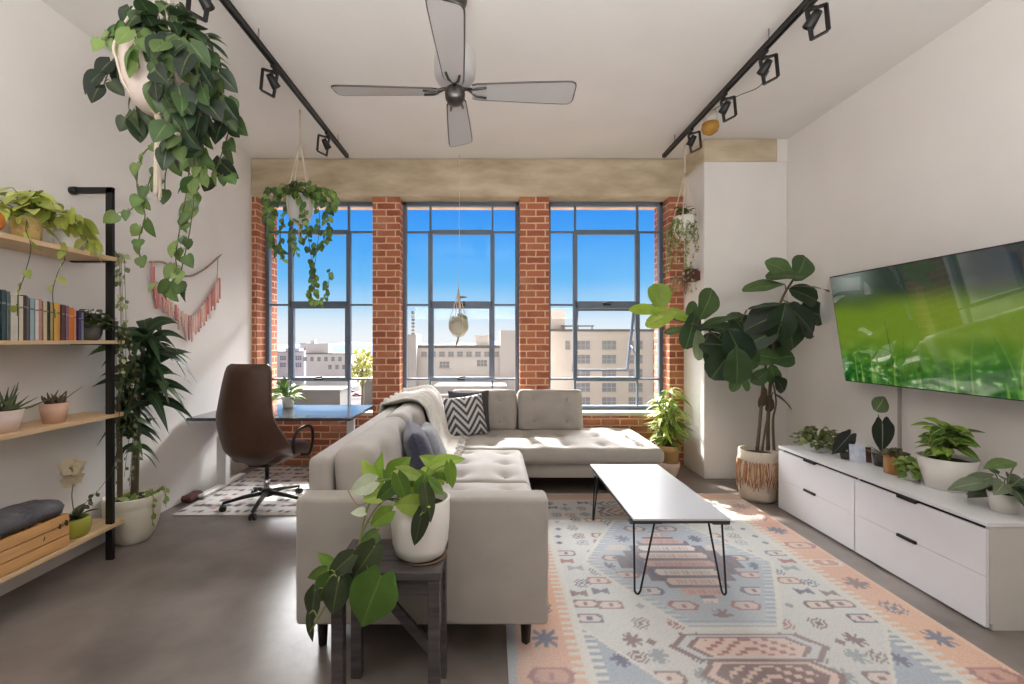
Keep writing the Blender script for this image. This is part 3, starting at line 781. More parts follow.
# ================================================================ media cabinet and TV
M_cab=mat('white_lacquer',(236,236,240),.28,var=.015)
M_cend=mat('cabinet_side',(214,210,204),.5,var=.03)
cb=thing('media_cabinet','long white low media cabinet with four drawers below the television','cabinet',(2.75,2.99,0))
c0,c1,cy0,cy1,ctop=2.45,3.04,2.19,3.785,.536
b=MB(); b.span((c0+.03,cy0,0),(c1,cy1,.03)); b.span((c0+.02,cy0,.03),(c1,cy0+.022,ctop-.022)); b.span((c0+.02,cy1-.022,.03),(c1,cy1,ctop-.022)); b.span((c1-.02,cy0,.03),(c1,cy1,ctop-.022)); b.span((c0+.03,(cy0+cy1)/2-.01,.03),(c1,(cy0+cy1)/2+.01,ctop-.03))
b.build('carcass',M_cend,cb)
MB().span((c0+.004,cy0-.004,ctop-.022),(c1,cy1+.004,ctop)).build('cabinet_top',M_cab,cb,bevel=.002)
half=(cy1-cy0)/2
for k in range(2):
    y0=cy0+k*half+.003; y1=y0+half-.006
    for z0,z1 in ((.012,.2645),(.266,.498)):
        d=MB(); d.span((c0,y0,z0),(c0+.018,y1,z1)); do=d.build('drawer_front',M_cab,cb,bevel=.002)
        yc=(y0+y1)/2+.02; MB().span((c0-.012,yc-.06,z1-.006),(c0+.022,yc+.06,z1+.012)).build('pull_tab',M_black,do,bevel=.003)
MB().span((c0+.03,cy0+.03,.49),(c0+.035,cy1-.03,.514)).build('shadow_gap_rail',M_black,cb)

tv=thing('television','large flat television on the wall showing green grass','television',(2.9,2.84,1.5))
TA=math.atan2(.13,.852); TH=.862; TW=1.56
tc_=V3((2.825,3.62-TW/2,1.53)); MT=Matrix.Rotation(PI/2*-1,3,'Z')@Matrix.Rotation(-TA*-1,3,'X')
# local: x along width (toward -Y after turn), y = depth (behind screen), z up
def tvp(x,y,z):
    # width axis along -Y (photo left -> right), depth axis towards the wall, leaning forward at the top
    return tc_+V3((math.cos(TA)*y - math.sin(TA)*z, -x, math.cos(TA)*z+math.sin(TA)*y))
bx=lambda x0,x1,y0,y1,z0,z1: ([tvp(x,y,z) for z in (z0,z1) for y in (y0,y1) for x in (x0,x1)],[(0,2,3,1),(4,5,7,6),(0,1,5,4),(2,6,7,3),(0,4,6,2),(1,3,7,5)])
b=MB(); b.add(*bx(-TW/2,TW/2,.002,.045,-TH/2,TH/2),sm=False); b.build('bezel',M_black,tv,bevel=.004)
b=MB(); b.add(*bx(-.25,.25,.045,.09,-.2,.15),sm=False); b.build('rear_housing',M_black,tv)
b=MB(); b.bar(tvp(0,.09,.05),V3((XR-.01,2.84,1.62)),.3,.04); b.bar(tvp(0,.09,-.1),V3((XR-.01,2.84,1.42)),.3,.04); b.build('wall_bracket',M_black,tv)
def bl(seed):
    q=random.Random(seed); o=[]
    for k in range(46):
        u=q.random(); lean=q.uniform(-.35,.35); h=q.uniform(.10,.55)*(.5 if q.random()<.6 else 1); o.append((u,lean,h,q.uniform(.0022,.006),q.choice(((120,170,60),(60,120,40),(170,200,90),(34,88,40)))))
    return o
BL=bl(5)
def tvcol(u,v):
    n=noise.noise(V3((u*5,v*4,2))); n2=noise.noise(V3((u*13,v*10,6))); n3=noise.noise(V3((u*30,v*26,9)))
    dark=(52,66,56); mid=(122,152,42); low=(40,112,30)
    t=smooth(.86,.62,v+.05*n); c=mixc(dark,mid,t)
    c=mixc(c,(168,180,172),smooth(.2,.0,abs(u-.13))*smooth(.7,.95,v)*.8)
    c=mixc(c,low,smooth(.42,.06,v+.10*n+.05*n2))
    c=mixc(c,(150,196,110),clamp(n2*1.3)*smooth(.65,.3,v)*.55)
    c=mixc(c,(24,70,34),clamp(-n3*1.6)*smooth(.35,.05,v))
    c=mixc(c,(196,226,170),clamp((n3-.32)*3)*smooth(.4,.1,v)*.8)
    if u>.62: c=mixc(c,(40,52,62),smooth(.62,.8,u)*smooth(.6,.9,v)*.7)
    for (bu,le,h,w,cc) in BL:
        if v<h:
            x=bu+le*v*v; ww=w*(1-v/h*.8)
            if abs(u-x)<ww*1.4: c=mixc(c,cc,.65*clamp(1.4-abs(u-x)/ww))
    return c
b=MB(); NX,NZ=260,144; rows=[];cols=[]; m_=.008
for j in range(NZ+1):
    r=[]
    for i in range(NX+1):
        u=i/NX; v=j/NZ; r.append(tvp(-TW/2+m_+(TW-2*m_)*u,0,-TH/2+m_+(TH-2*m_)*v)); cols.append(lin(tvcol(u,v)))
    rows.append(r)
b.grid(rows,0,cols)
ms=bpy.data.materials.new('tv_screen'); ms.use_nodes=True; nt=ms.node_tree; bs=nt.nodes['Principled BSDF']
at_=nt.nodes.new('ShaderNodeAttribute'); at_.attribute_name='Col'
bs.inputs['Base Color'].default_value=(.01,.01,.01,1); bs.inputs['Roughness'].default_value=.03; bs.inputs['Specular IOR Level'].default_value=.75
nt.links.new(at_.outputs['Color'],bs.inputs['Emission Color']); bs.inputs['Emission Strength'].default_value=0.62
b.build('screen',ms,tv)
b=MB().span((XR-.012,3.30,.0005),(XR,3.325,1.16)); tag(b.build('cable_cover',mat('grey_trunking',(178,174,170),.6,var=.03),None,bevel=.003),'thin white cable cover running down the wall below the television','cable cover')
# ================================================================ ceiling fan
M_nick=mat('brushed_nickel',(176,172,168),.3,metal=.9,var=.06)
M_dnick=mat('dark_nickel',(92,88,86),.3,metal=.9,var=.08)
M_blade=mat('silver_blade',(186,184,184),.4,metal=.25,var=.05,vscale=3)
FX,FY,FZ=-.2235,2.67,2.94
fan=thing('ceiling_fan','silver four-bladed ceiling fan hanging on a short rod','fan',(FX,FY,FZ))
MB().lathe([(0,H-.001),(.075,H-.001),(.075,H-.03),(.07,H-.05),(.055,H-.075),(.05,H-.078),(.045,H-.10),(.025,H-.12),(0,H-.12)],(FX,FY,0),28).build('canopy',M_dnick,fan)
MB().tube([(FX,FY,H-.1),(FX,FY,3.20)],.014,12).build('downrod',M_nick,fan)
MB().lathe([(0,3.245),(.03,3.245),(.035,3.21),(.10,3.19),(.122,3.15),(.125,3.08),(.122,3.03),(.105,3.0),(.06,2.985),(.05,2.955),(0,2.955)],(FX,FY,0),32).build('motor_housing',M_blade,fan)
MB().lathe([(0,2.96),(.055,2.955),(.062,2.925),(.058,2.895),(.04,2.865),(.02,2.855),(0,2.853)],(FX,FY,0),26).build('switch_cup',M_dnick,fan)
for k in range(4):
    a=k*PI/2+.02; d=V3((math.cos(a),math.sin(a),0)); s_=V3((-d.y,d.x,0)); C=V3((FX,FY,FZ)); tl=math.radians(-13)
    w0=s_*math.cos(tl)+V3((0,0,1))*math.sin(tl); up=d.cross(w0)
    sec=[(.105,.050),(.135,.060),(.45,.078),(.66,.087),(.695,.086),(.715,.075),(.722,.055)]
    b=MB(); rows=[]
    for (r,h) in sec:
        c=C+d*r; rows.append([c-w0*h-up*.004,c+w0*h-up*.004,c+w0*h+up*.004,c-w0*h+up*.004])
    b.grid(rows,0,None,True,False); b.add(rows[0],[(0,1,2,3)],sm=False); b.add(rows[-1],[(3,2,1,0)],sm=False)
    bo=b.build('blade',M_blade,fan)
    b=MB()
    for sg in (-1,1):
        pl=[C+d*r+w0*(h*sg)+up*0 for (r,h) in sec]+[C+d*.722]
        b.tube(pl,.0055,6)
    b.build('edge_trim',M_dnick,bo)
    b=MB().tube([C+d*.04+V3((0,0,.015)),C+d*.08+V3((0,0,.014)),C+d*.13+w0*.03-up*.008,C+d*.19+w0*.04-up*.008],[.012,.01,.008,.007],8)
    b.tube([C+d*.07+V3((0,0,.014)),C+d*.13-w0*.03-up*.008,C+d*.19-w0*.04-up*.008],[.01,.008,.007],8); b.build('blade_arm',M_dnick,fan)

# ================================================================ track lighting
M_trk=mat('track_black',(44,41,40),.4,metal=.4,var=.1)
TZ=3.42
def track(x,y0,y1,label):
    t=thing('track_rail',label,'track',(x,(y0+y1)/2,H))
    b=MB(); b.span((x-.018,y0,TZ-.018),(x-.006,y1,TZ+.018)); b.span((x+.006,y0,TZ-.018),(x+.018,y1,TZ+.018)); b.span((x-.018,y0,TZ+.006),(x+.018,y1,TZ+.018)); b.span((x-.018,y1-.01,TZ-.018),(x+.018,y1,TZ+.018)); b.build('rail',M_trk,t)
    for y in (y1-.28,(y0+y1)/2-.1,y0+.3): MB().tube([(x,y,TZ+.015),(x,y,H)],.005,6).build('suspension_rod',M_nick,t)
track(-1.56,1.35,4.76,'black light track along the left of the ceiling')
track(1.85,1.35,4.76,'black light track along the right of the ceiling')
def head(x,y,side,tilt,label,grp):
    t=thing('track_spotlight',label,'spotlight',(x,y,TZ-.018),0,grp)
    z=TZ-.018; o=side*.0
    b=MB(); b.span((x-.014,y-.045,z-.022),(x+.014,y+.045,z+.004)); b.tube([(x,y,z-.02),(x,y,z-.05)],.010,8); b.build('adapter',M_trk,t,bevel=.002)
    # open square frame, seen edge on, with the lamp hung inside
    M=Matrix.Rotation(tilt,3,'Z'); c=V3((x+side*.035,y,z-.115))
    b=MB(); hw,hh=.062,.095
    P_=[V3((-hw*.75,0,hh*.8)),V3((hw*.8,0,hh)),V3((hw,0,-hh*.6)),V3((-hw*.35,0,-hh))]
    P_=[c+M@V3((side*p.x,p.y,p.z)) for p in P_]
    for i in range(4): b.bar(P_[i],P_[(i+1)%4],.026,.010)
    b.bar((P_[0]+P_[1])*.5,V3((x,y,z-.03)),.026,.01); b.build('lamp_frame',M_trk,t)
    ax=(V3((side*-.35,.5,-.8))).normalized(); q=c+M@V3((-side*.018,0,.015)); d,s_,u=frame_of(ax)
    Mr=Matrix((s_,u,d)).transposed()
    MB().lathe([(0,-.05),(.022,-.05),(.027,-.02),(.033,.04),(.030,.045),(.024,.03),(0,.028)],q,18,M=Mr).build('lamp_can',M_black,t)
    MB().lathe([(0,.026),(.022,.030),(.0225,.034),(0,.037)],q,14,M=Mr).build('bulb',mat('bulb_glass',(214,208,196),.2,var=.02),t)
g='black track spotlights'
for y,l in ((2.42,'black track spotlight on the left track, nearest the camera beside the big hanging plant'),(3.18,'black track spotlight midway along the left track'),(4.2,'black track spotlight at the window end of the left track')): head(-1.56,y,-1,.25,l,g)
for y,l in ((2.57,'black track spotlight on the right track, nearest the camera'),(3.02,'black track spotlight on the right track, second from the camera'),(3.54,'black track spotlight on the right track just above the amber lamp'),(4.13,'black track spotlight at the window end of the right track')): head(1.85,y,1,-.25,l,g)
# amber lamp near the right track
al=thing('ceiling_lamp','small amber glass lamp with clear neck on the ceiling by the right track','lamp',(1.965,3.98,H))
c=V3((1.965,3.98,0))
MB().lathe([(0,H-.001),(.05,H-.001),(.05,H-.02),(.02,H-.03),(0,H-.03)],c,20).build('base',mat('lamp_base',(214,206,196),.4,var=.02),al)
MB().lathe([(.022,H-.025),(.055,H-.03),(.062,H-.12),(.05,H-.125)],c,24).build('neck',mat('frosted_neck',(206,200,190),.25,var=.04),al)
MB().lathe([(.05,H-.122),(.068,H-.13),(.074,H-.165),(.062,H-.205),(.03,H-.228),(0,H-.232)],c,24).build('shade',mat('amber_glass',(206,160,74),.15,var=.1,trans=.4),al)
b=MB().tube(catmull([(1.968,3.96,H-.028),(1.985,3.6,H-.10),(1.96,3.25,TZ-.12),(1.905,3.04,TZ-.13)]),.004,5); b.build('cord',mat('grey_cord',(120,112,104),.6,var=.05),al)

# ================================================================ shelving unit on the left wall
M_birch=mat('birch_plywood',(226,194,152),.55,var=.12,vscale=5,stretch=(6,.6,6))
PXX,PY=-2.505,2.90
su=thing('shelving_unit','black metal and birch wall shelving unit with four shelves','shelves',(-2.63,2.3,0))
SH=[(1.985,.028),(1.437,.022),(.955,.024),(.235,.026)]   # top height, thickness
for z,t in SH: MB().span((XL+.004,1.75,z-t),(-2.478,2.985,z)).build('shelf_board',M_birch,su,bevel=.002)
for y in (PY,1.85):
    q=MB(); q.span((PXX-.022,y-.012,0),(PXX+.022,y+.012,2.44)); q.span((XL+.02,y-.012,2.40),(PXX+.022,y+.012,2.44)); po=q.build('post',M_black,su,bevel=.002)
    q=MB(); q.tube([(XL,y,2.42),(XL+.035,y,2.42)],.026,14); q.build('wall_flange',M_black,po)
    for z,t in SH: MB().span((XL+.004,y-.016,z-t-.008),(PXX+.024,y+.016,z-t)).build('shelf_bracket',M_black,su)
# books
BK=[('dark teal',(38,62,68),.262,.030),('slate blue',(66,86,94),.262,.022),('grey teal',(98,116,116),.256,.018),('off-white',(214,208,198),.240,.036),('pale cream',(224,214,194),.238,.022),('dark brown',(74,58,58),.244,.017),('mauve grey',(126,112,114),.240,.018),('pale blue',(156,182,188),.232,.024),('white',(226,220,214),.226,.020),('rose pink',(204,140,136),.230,.018),('light sand',(212,196,164),.222,.022),('dark green',(44,60,50),.222,.020),('tan',(184,160,106),.218,.016),('yellow',(222,184,92),.216,.022),('light orange',(226,156,84),.214,.022),('plum brown',(102,70,72),.210,.020),('dusky purple',(136,104,118),.206,.022),('wide orange',(220,124,48),.198,.040),('salmon',(232,160,128),.188,.014),('deep violet',(74,54,100),.180,.022),('grey-blue',(128,142,160),.172,.018)]
y=2.235; zb=SH[1][0]
for i,(nm,c,h,t) in enumerate(BK):
    side='leftmost of the visible row' if i==0 else 'beside the %s book'%BK[i-1][0]
    o=thing('book','upright %s book on the middle-height shelf, %s'%(nm,side),'book',(-2.60,y+t/2,zb),0,'books on the book shelf')
    dp=rnd(.155,.175); xf=-2.51-rnd(0,.012); m=mat('book_cover_%d'%i,c,.6,var=.08,vscale=30)
    b=MB(); b.span((xf-dp,y+.0008,zb+.0005),(xf,y+.0035,zb+h)); b.span((xf-dp,y+t-.0035,zb+.0005),(xf,y+t-.0008,zb+h)); b.span((xf-.004,y+.0008,zb+.0005),(xf+.001,y+t-.0008,zb+h)); b.build('cover',m,o)
    MB().span((xf-dp+.004,y+.0036,zb+.004),(xf-.005,y+t-.0036,zb+h-.004)).build('pages',mat('paper',(232,224,206),.9,var=.04),o)
    c2=tuple(clamp(x*.6+90,0,255) if sum(c)<420 else x*.62 for x in c)
    q=MB(); q.span((xf+.001,y+.002,zb+h*.72),(xf+.0016,y+t-.002,zb+h*.76)); q.build('spine_band',mat('spine_band_%d'%i,c2,.6),o)
    y+=t+.0012
BEND=y

# ================================================================ plants
M_leaf=mat('plant_leaf',attr=True,rough=.42,trans=.28,var=.12,vscale=25)
M_stem=mat('plant_stem',attr=True,rough=.7,var=.1)
M_soil=mat('potting_soil',(58,44,36),.95,var=.4,vscale=60,bump=.6,bscale=90)
M_cer=mat('white_ceramic',(236,232,226),.35,var=.02)
M_terra=mat('terracotta',(226,186,162),.8,var=.12,vscale=12)
M_cord=mat('cotton_cord',(222,208,190),.9,var=.12,vscale=90,stretch=(1,1,.2),bump=.3,bscale=150)
G_D=greens((54,74,48),(44,62,42),(66,90,52),(86,108,60),(40,54,40))
G_M=greens((96,136,58),(74,114,50),(122,156,70))
G_L=greens((150,178,70),(134,166,66),(172,192,96),(118,152,62))
def pot(parent,prof,c,m,soil=None,n=30,name='pot'):
    o=MB().lathe(prof,c,n).build(name,m,parent)
    if soil: MB().lathe([(0,soil[1]+.004),(soil[0]*.6,soil[1]+.006),(soil[0],soil[1])],c,22).build('soil',M_soil,parent)
    return o
def bowl(r,h,t=.012,z=0,rb=.6):   # open pot profile: outside up, rim, inside down
    return [(0,z),(r*rb,z),(r*(rb+.22),z+h*.12),(r*.95,z+h*.4),(r,z+h*.75),(r*.985,z+h),(r*.985-t,z+h),(r-t-.002,z+h*.75),(r*.9-t,z+h*.5),(0,z+h*.45)]
def taper(r0,r1,h,t=.01,z=0,lip=0.):
    p=[(0,z),(r0,z)]
    if lip: p+=[(r0+(r1-r0)*.72,z+h*.72),(r1+lip,z+h*.73),(r1+lip,z+h)]
    else: p+=[(r1,z+h)]
    return p+[(r1-t,z+h),(r1-t-.003,z+h*.85),(0,z+h*.82)]

def hanger(parent,c,ztop,r,zrim,zbot,tassel,tx=None,cr=.006,ntas=9,spl=1.):
    """macrame cords: ceiling knot, four cords round the pot, gathered tassel below"""
    b=MB(); top=V3((tx[0],tx[1],ztop)) if tx else V3((c[0],c[1],ztop)); kn=V3((c[0],c[1],zrim+(ztop-zrim)*.62)) 
    b.tube([top,kn],cr*1.3,7)
    for k in range(4):
        a=PI/4+k*PI/2+.2; d=V3((math.cos(a),math.sin(a),0))
        b.tube(catmull([kn,V3((c[0],c[1],0))+d*r*1.04+V3((0,0,zrim)),V3((c[0],c[1],0))+d*r*1.05+V3((0,0,zrim*.6+zbot*.4)),V3((c[0],c[1],0))+d*r*.75+V3((0,0,zrim*.18+zbot*.82)),V3((c[0],c[1],zbot-.015))]),cr,6)
    o=b.build('macrame_cords',M_cord,parent)
    if tassel:
        b=MB(); p=V3((c[0],c[1],zbot)); b.ball(p-V3((0,0,.02)),cr*3.2,10)
        for k in range(ntas):
            a=2*PI*k/ntas; q=V3((math.cos(a),math.sin(a),0))*cr*1.9
            b.tube(catmull([p+q*.4,p+q-V3((0,0,tassel*.3)),p+q*1.1*spl+rv(.004)-V3((0,0,tassel*rnd(.9,1)))]),cr*.8,5)
        b.build('tassel',M_cord,parent)
    b=MB().tube(catmull([top+V3((0,0,.0)),top+V3((0,.012,-.01)),top+V3((0,.012,-.03)),top+V3((0,0,-.04))]),.0035,6); b.tube([V3((top.x,top.y,ztop)),V3((top.x,top.y,ztop-.01))],.008,8); b.build('ceiling_hook',M_nick,parent)

# --- A: big pothos hanging at the left foreground
Y=2.2; c=P(158,85,Y); hp=thing('hanging_plant','large trailing plant in a white pot hanging from the ceiling at upper left','plant',(c.x,c.y,2.56))
pot(hp,bowl(.155,.30,.012,2.57,.45),(c.x,c.y,0),mat('blush_ceramic',(224,206,196),.5,var=.04),(.142,2.82))
hanger(hp,c,H,.155,2.86,2.57,.44,(c.x+.02,c.y),.0055,12)
S=MB(); L=MB()
vz=2.86
crown(S,L,(c.x+.05,c.y+.03,vz+.02),.25,.22,.22,80,.105,G_D,lo=.0,up=-.1,face=V3((.1,-1,.5)))
def A_(*pts): return [(c.x+ (p[0]-158)*Y/F*1.0, c.y+(p[2] if len(p)>2 else 0), CAMH-(p[1]-CY)*Y/F) for p in pts]
for pts,n,sz in (
   (((150,48,.08),(122,48,.06),(108,66,.02),(102,90,.0)),13,.105),
   (((150,45,.1),(128,34,.1),(114,40,.08)),7,.10),
   (((150,60,.12),(124,80,.10),(126,118,.06)),5,.10),
   (((150,60,.17),(138,120,.16),(135,150,.05),(137,185,.0),(145,215,.0),(139,240,.0),(141,268,.0)),13,.072),
   (((150,60,.18),(146,125,.17),(147,165,.05),(146,190,.0),(136,205,.0),(118,219,.0)),10,.072),
   (((165,60,.18),(158,125,.17),(152,160,.1),(150,190,.1)),9,.08),
   (((175,48,.05),(205,60,.0),(220,92,-.02),(226,130,0)),20,.10),
   (((178,48,-.1),(206,66,-.14),(220,105,-.14),(213,158,-.1)),22,.10),
   (((178,50,-.1),(194,75,-.17),(203,125,-.16),(200,170,-.14)),22,.10),
   (((178,50,-.12),(186,80,-.19),(195,130,-.17),(190,165,-.15)),18,.095),
   (((180,55,-.12),(180,88,-.19),(186,118,-.17)),9,.10),
   (((170,50,.1),(206,80,.14),(218,115,.1),(205,180,.05)),18,.095),
   (((185,60,.05),(192,140,-.0),(186,195,-.0),(180,228,-.0),(176,262,-.0),(186,290,-.0)),17,.074),
   (((190,60,.02),(200,140,-.04),(194,190,-.0),(190,230,-.0),(184,258,-.0),(178,280,-.0),(166,292,-.0),(158,285,-.0)),17,.074),
   (((188,60,0),(208,140,-.05),(200,190,-.02)),12,.08),
   (((190,60,-.05),(206,130,-.06),(212,165,-.04),(222,176,-.04),(232,182,-.02)),9,.07),
   (((165,60,.12),(176,120,.12),(180,170,.10),(180,205,.08)),12,.085),
   (((165,40,-.05),(180,18,-.05),(178,4,-.0)),4,.095),
   (((150,40,.0),(144,16,.0),(122,9,.0)),8,.10),
   (((150,45,-.05),(138,46,-.13),(130,60,-.14)),6,.09),
   (((150,60,.12),(132,95,.08),(122,112,.04),(120,122,.04)),6,.10),
   (((160,48,-.1),(166,60,-.19),(170,92,-.19)),8,.085)):
    vine(S,L,A_(*pts),n,sz,G_D if sz>.09 else greens((92,122,62),(72,104,56),(118,142,78)),'heart',.003,ratio=.86,sub=5,rib=None)
L.build('foliage',M_leaf,hp); S.build('vines',M_stem,hp)

# --- B: second hanging plant in front of the left window
Y=4.0; c=P(300,211,Y); hb=thing('hanging_plant','hanging pothos in a grey-white pot in front of the left window','plant',(c.x,c.y,2.45))
zt=2.73; pot(hb,bowl(.115,.25,.01,2.49,.5),(c.x,c.y,0),mat('grey_white_ceramic',(206,206,204),.5,var=.06),(.1,2.70))
hanger(hb,c,H,.115,2.735,2.49,.18,None,.0055,6)
S=MB(); L=MB()
crown(S,L,(c.x,c.y,zt),.22,.20,.13,130,.068,greens((96,132,56),(76,110,50),(128,158,70),(60,92,46)),lo=-.3,up=-.15)
def B_(*pts): return [(c.x+(p[0]-300)*Y/F, c.y+(p[2] if len(p)>2 else -.06), CAMH-(p[1]-CY)*Y/F) for p in pts]
for pts,n,sz in ((((292,190),(276,205),(274,235),(282,256)),20,.08),(((290,190),(270,195),(272,225)),14,.085),(((310,190),(328,205),(330,235),(322,250)),22,.085),(((308,190),(322,215),(318,262),(314,285),(312,297),(322,303),(330,292),(332,270)),24,.075),(((305,192),(310,230),(316,275),(318,297)),20,.075),(((298,195),(296,235),(300,256)),14,.07),(((315,188),(334,195),(336,212)),12,.09),(((295,192),(284,230),(286,262)),14,.07),(((300,190,-.14),(312,215,-.16),(306,245,-.14)),10,.08)):
    vine(S,L,B_(*pts),int(n*1.7),sz*.74,greens((96,132,60),(76,110,54),(128,158,76),(64,96,56)),'heart',.0025,ratio=.86,sub=5)
L.build('foliage',M_leaf,hb); S.build('vines',M_stem,hb)

# --- C: small round planter hanging in the middle window
Y=4.95; c=P(458.5,326,Y); hc=thing('hanging_plant','small round cream planter hanging before the middle window','plant',(c.x,c.y,c.z-.12))
MB().ball(c,.112,24,sz=.98).build('pot',mat('cream_clay',(196,192,172),.7,var=.1,vscale=16),hc)
MB().lathe([(.06,-.012),(.066,-.012),(.066,-.004),(.05,-.001),(0,.002)],c+V3((0,-.098,.012)),20,M=Matrix.Rotation(PI/2+.1,3,'X')).build('face_disc',mat('clay_disc',(176,172,150),.8,var=.12),hc)
b=MB(); k1=c+V3((0,0,.40))
b.tube([(c.x+.012,c.y,H),k1+V3((.01,0,.25)),k1],.0028,6)
for k in range(4):
    a=k*PI/2+.5; d=V3((math.cos(a),math.sin(a),0)); b.tube(catmull([k1,c+d*.06+V3((0,0,.2)),c+d*.115+V3((0,0,.03)),c+d*.075+V3((0,0,-.09)),c+V3((0,0,-.125))]),.0045,6)
b.tube([k1,c+V3((.015,0,.1))],.009,7); b.ball(k1,.012,8); b.build('macrame_cords',M_cord,hc)
b=MB(); b.tube(catmull([c+V3((0,0,-.115)),c+V3((-.01,0,-.17)),c+V3((-.03,0,-.215))]),[.011]*12+[.004],6) ; b.build('tassel',mat('olive_tail',(150,148,118),.8,var=.2),hc)
S=MB();L=MB(); crown(S,L,c+V3((0,0,.085)),.10,.10,.06,26,.05,greens((140,150,110),(120,136,96)),'ovate',lo=-.1,ratio=.5); b=MB()
L.leaf(c+V3((.004,0,.32)),(1,0,.1),(0,-1,.3),.10,.03,'lance',c=(120,126,92))
L.build('foliage',M_leaf,hc); S.build('vines',M_stem,hc)

# --- D: string plant hanging by the pillar
Y=4.72; c=P(685,228,Y); hd_=thing('hanging_plant','white hanging pot of fine trailing strings beside the pillar','plant',(c.x,c.y,c.z-.13))
zb=c.z-.13; pot(hd_,bowl(.112,.25,.01,zb,.4),(c.x,c.y,0),M_cer,(.1,zb+.21))
hanger(hd_,c,H,.112,zb+.24,zb,0,None,.006)
S=MB(); L=MB(); g=greens((150,160,110),(120,136,84),(176,180,130))
crown(S,L,(c.x-.02,c.y-.02,zb+.26),.12,.10,.12,50,.06,greens((88,104,62),(64,80,50)),'ovate',lo=-.1,ratio=.6)
for k in range(22):
    a=rnd(PI*.65,PI*1.7); d=V3((math.cos(a),math.sin(a)*.8,0)); q=V3((c.x,c.y,0)); ln=rnd(.2,.62)
    vine(S,L,[q+d*.09+V3((0,0,zb+.24)),q+d*.13+V3((0,0,zb+.18)),q+d*rnd(.13,.2)+V3((rnd(-.03,.0),0,zb+.24-ln*.6)),q+d*rnd(.12,.18)+V3((rnd(-.05,.0),0,zb+.24-ln))],int(18*ln/.4),.032,g,'ovate',.0014,ratio=.7,sub=4)
L.build('foliage',M_leaf,hd_); S.build('vines',M_stem,hd_)
# small wall pots near the pillar
for nm,lab,c,m in (('wall_planter','dark red pot fixed high on the pillar beside the window',V3((2.118,4.72,2.06)),mat('oxblood_glaze',(92,44,42),.4,var=.1)),('wall_planter','terracotta pot fixed on the brick below the dark red pot',V3((2.105,4.985,1.985)),mat('pot_terracotta',(196,130,104),.8,var=.1))):
    o=thing(nm,lab,'planter',(c.x,c.y,c.z)); 
    MB().lathe([(0,.0),(.066,0),(.078,.13),(.072,.13),(.068,.115),(0,.11)],c,22).build('pot',m,o)
    q=MB(); 
    if c.y<4.9: q.span((c.x+.03,c.y-.05,c.z+.01),(2.2,c.y+.05,c.z+.11))
    else: q.span((c.x-.05,c.y+.03,c.z+.01),(c.x+.05,YF,c.z+.11))
    q.build('wall_mount',m,o)
    S=MB();L=MB()
    for k in range(7):
        a=rnd(PI*.6,PI*1.6); d=V3((math.cos(a),math.sin(a),0)); vine(S,L,[c+V3((0,0,.12)),c+d*.05+V3((0,0,.16)),c+d*.09+V3((0,0,.08)),c+d*.10+V3((0,0,rnd(-.15,.02)))],6,.035,greens((170,172,130),(140,150,96)),'ovate',.0014,ratio=.6,sub=4)
    L.build('foliage',M_leaf,o); S.build('vines',M_stem,o)

# --- E: leafy floor plant by the brick pier
Y=4.66; c=P(668,470,Y); cp_=thing('potted_plant','bushy lime-green floor plant in a tan pot between chaise and pillar','plant',(c.x,c.y,0))
c=V3((c.x,c.y,0))
pot(cp_,[(0,.0),(.075,0),(.10,.06),(.118,.12),(.118,.16),(.104,.16),(.1,.14),(0,.13)],c,mat('pale_pink_clay',(222,200,184),.7,var=.06),None,26,'lower_pot')
pot(cp_,taper(.088,.118,.24,.01,.10,.006),c,mat('tan_clay',(202,164,110),.7,var=.15,vscale=14),(.10,.31),26)
S=MB();L=MB(); g=greens((176,192,84),(150,178,74),(196,204,120),(120,154,66))
for k in range(11):
    a=rnd(0,2*PI); d=V3((math.cos(a),math.sin(a),0)); h=rnd(.55,.95); s0=c+d*.04+V3((0,0,.3)); s1=c+d*rnd(.04,.12)+V3((0,0,h)); S.tube([s0,s0.lerp(s1,.5)+d*.01,s1],.006,6,0,lin((120,130,70)))
    for j in range(22):
        t=rnd(.2,1); p=s0.lerp(s1,t); aa=rnd(0,2*PI); dd=V3((math.cos(aa),math.sin(aa),rnd(-.1,.9))).normalized()
        LL=rnd(.12,.21); L.leaf(p,dd,V3((0,0,1))+rv(.4),LL,LL*.28,'lance',.15,rnd(.6,1.1),g(),edge=(206,208,130) if R.random()<.4 else None)
L.build('foliage',M_leaf,cp_); S.build('stems',M_stem,cp_)

# --- F: fiddle-leaf fig
FYY=4.0; c=V3((2.42,FYY+.02,0)); ff=thing('fiddle_leaf_fig','tall fiddle-leaf fig tree in a fringed basket pot by the pillar','plant',(c.x,c.y,0))
pot(ff,[(0,0),(.135,0),(.155,.03),(.165,.2),(.163,.36),(.160,.445),(.146,.445),(.146,.40),(0,.39)],c,mat('woven_basket',(222,208,190),.9,var=.12,vscale=40,bump=.5,bscale=110,stretch=(1,1,4)),(.145,.405))
b=MB()
for k in range(230):
    a=2*PI*k/230+rnd(-.02,.02); d=V3((math.cos(a),math.sin(a),0)); t=V3((-d.y,d.x,0)); z=.365-rnd(0,.03); ln=rnd(.14,.24)
    col=lin(R.choice(((184,140,104),(206,168,132),(160,112,84),(226,206,186))))
    b.tube([c+d*.166+V3((0,0,z)),c+d*.176+V3((0,0,z-ln*.5))+t*rnd(-.01,.01),c+d*.178+V3((0,0,z-ln))+t*rnd(-.02,.02)],.0042,4,0,col)
b.build('fringe',mat('raffia',attr=True,rough=.9),ff)
S=MB(); L=MB(); BR=[]
def br(pts,r0,r1,col=(96,80,62)):
    w=catmull([P(px,py,FYY+dy) for px,py,dy in pts],5); n=len(w); BR.extend(w); S.tube(w,[r0+(r1-r0)*i/(n-1) for i in range(n)],8,0,lin(col))
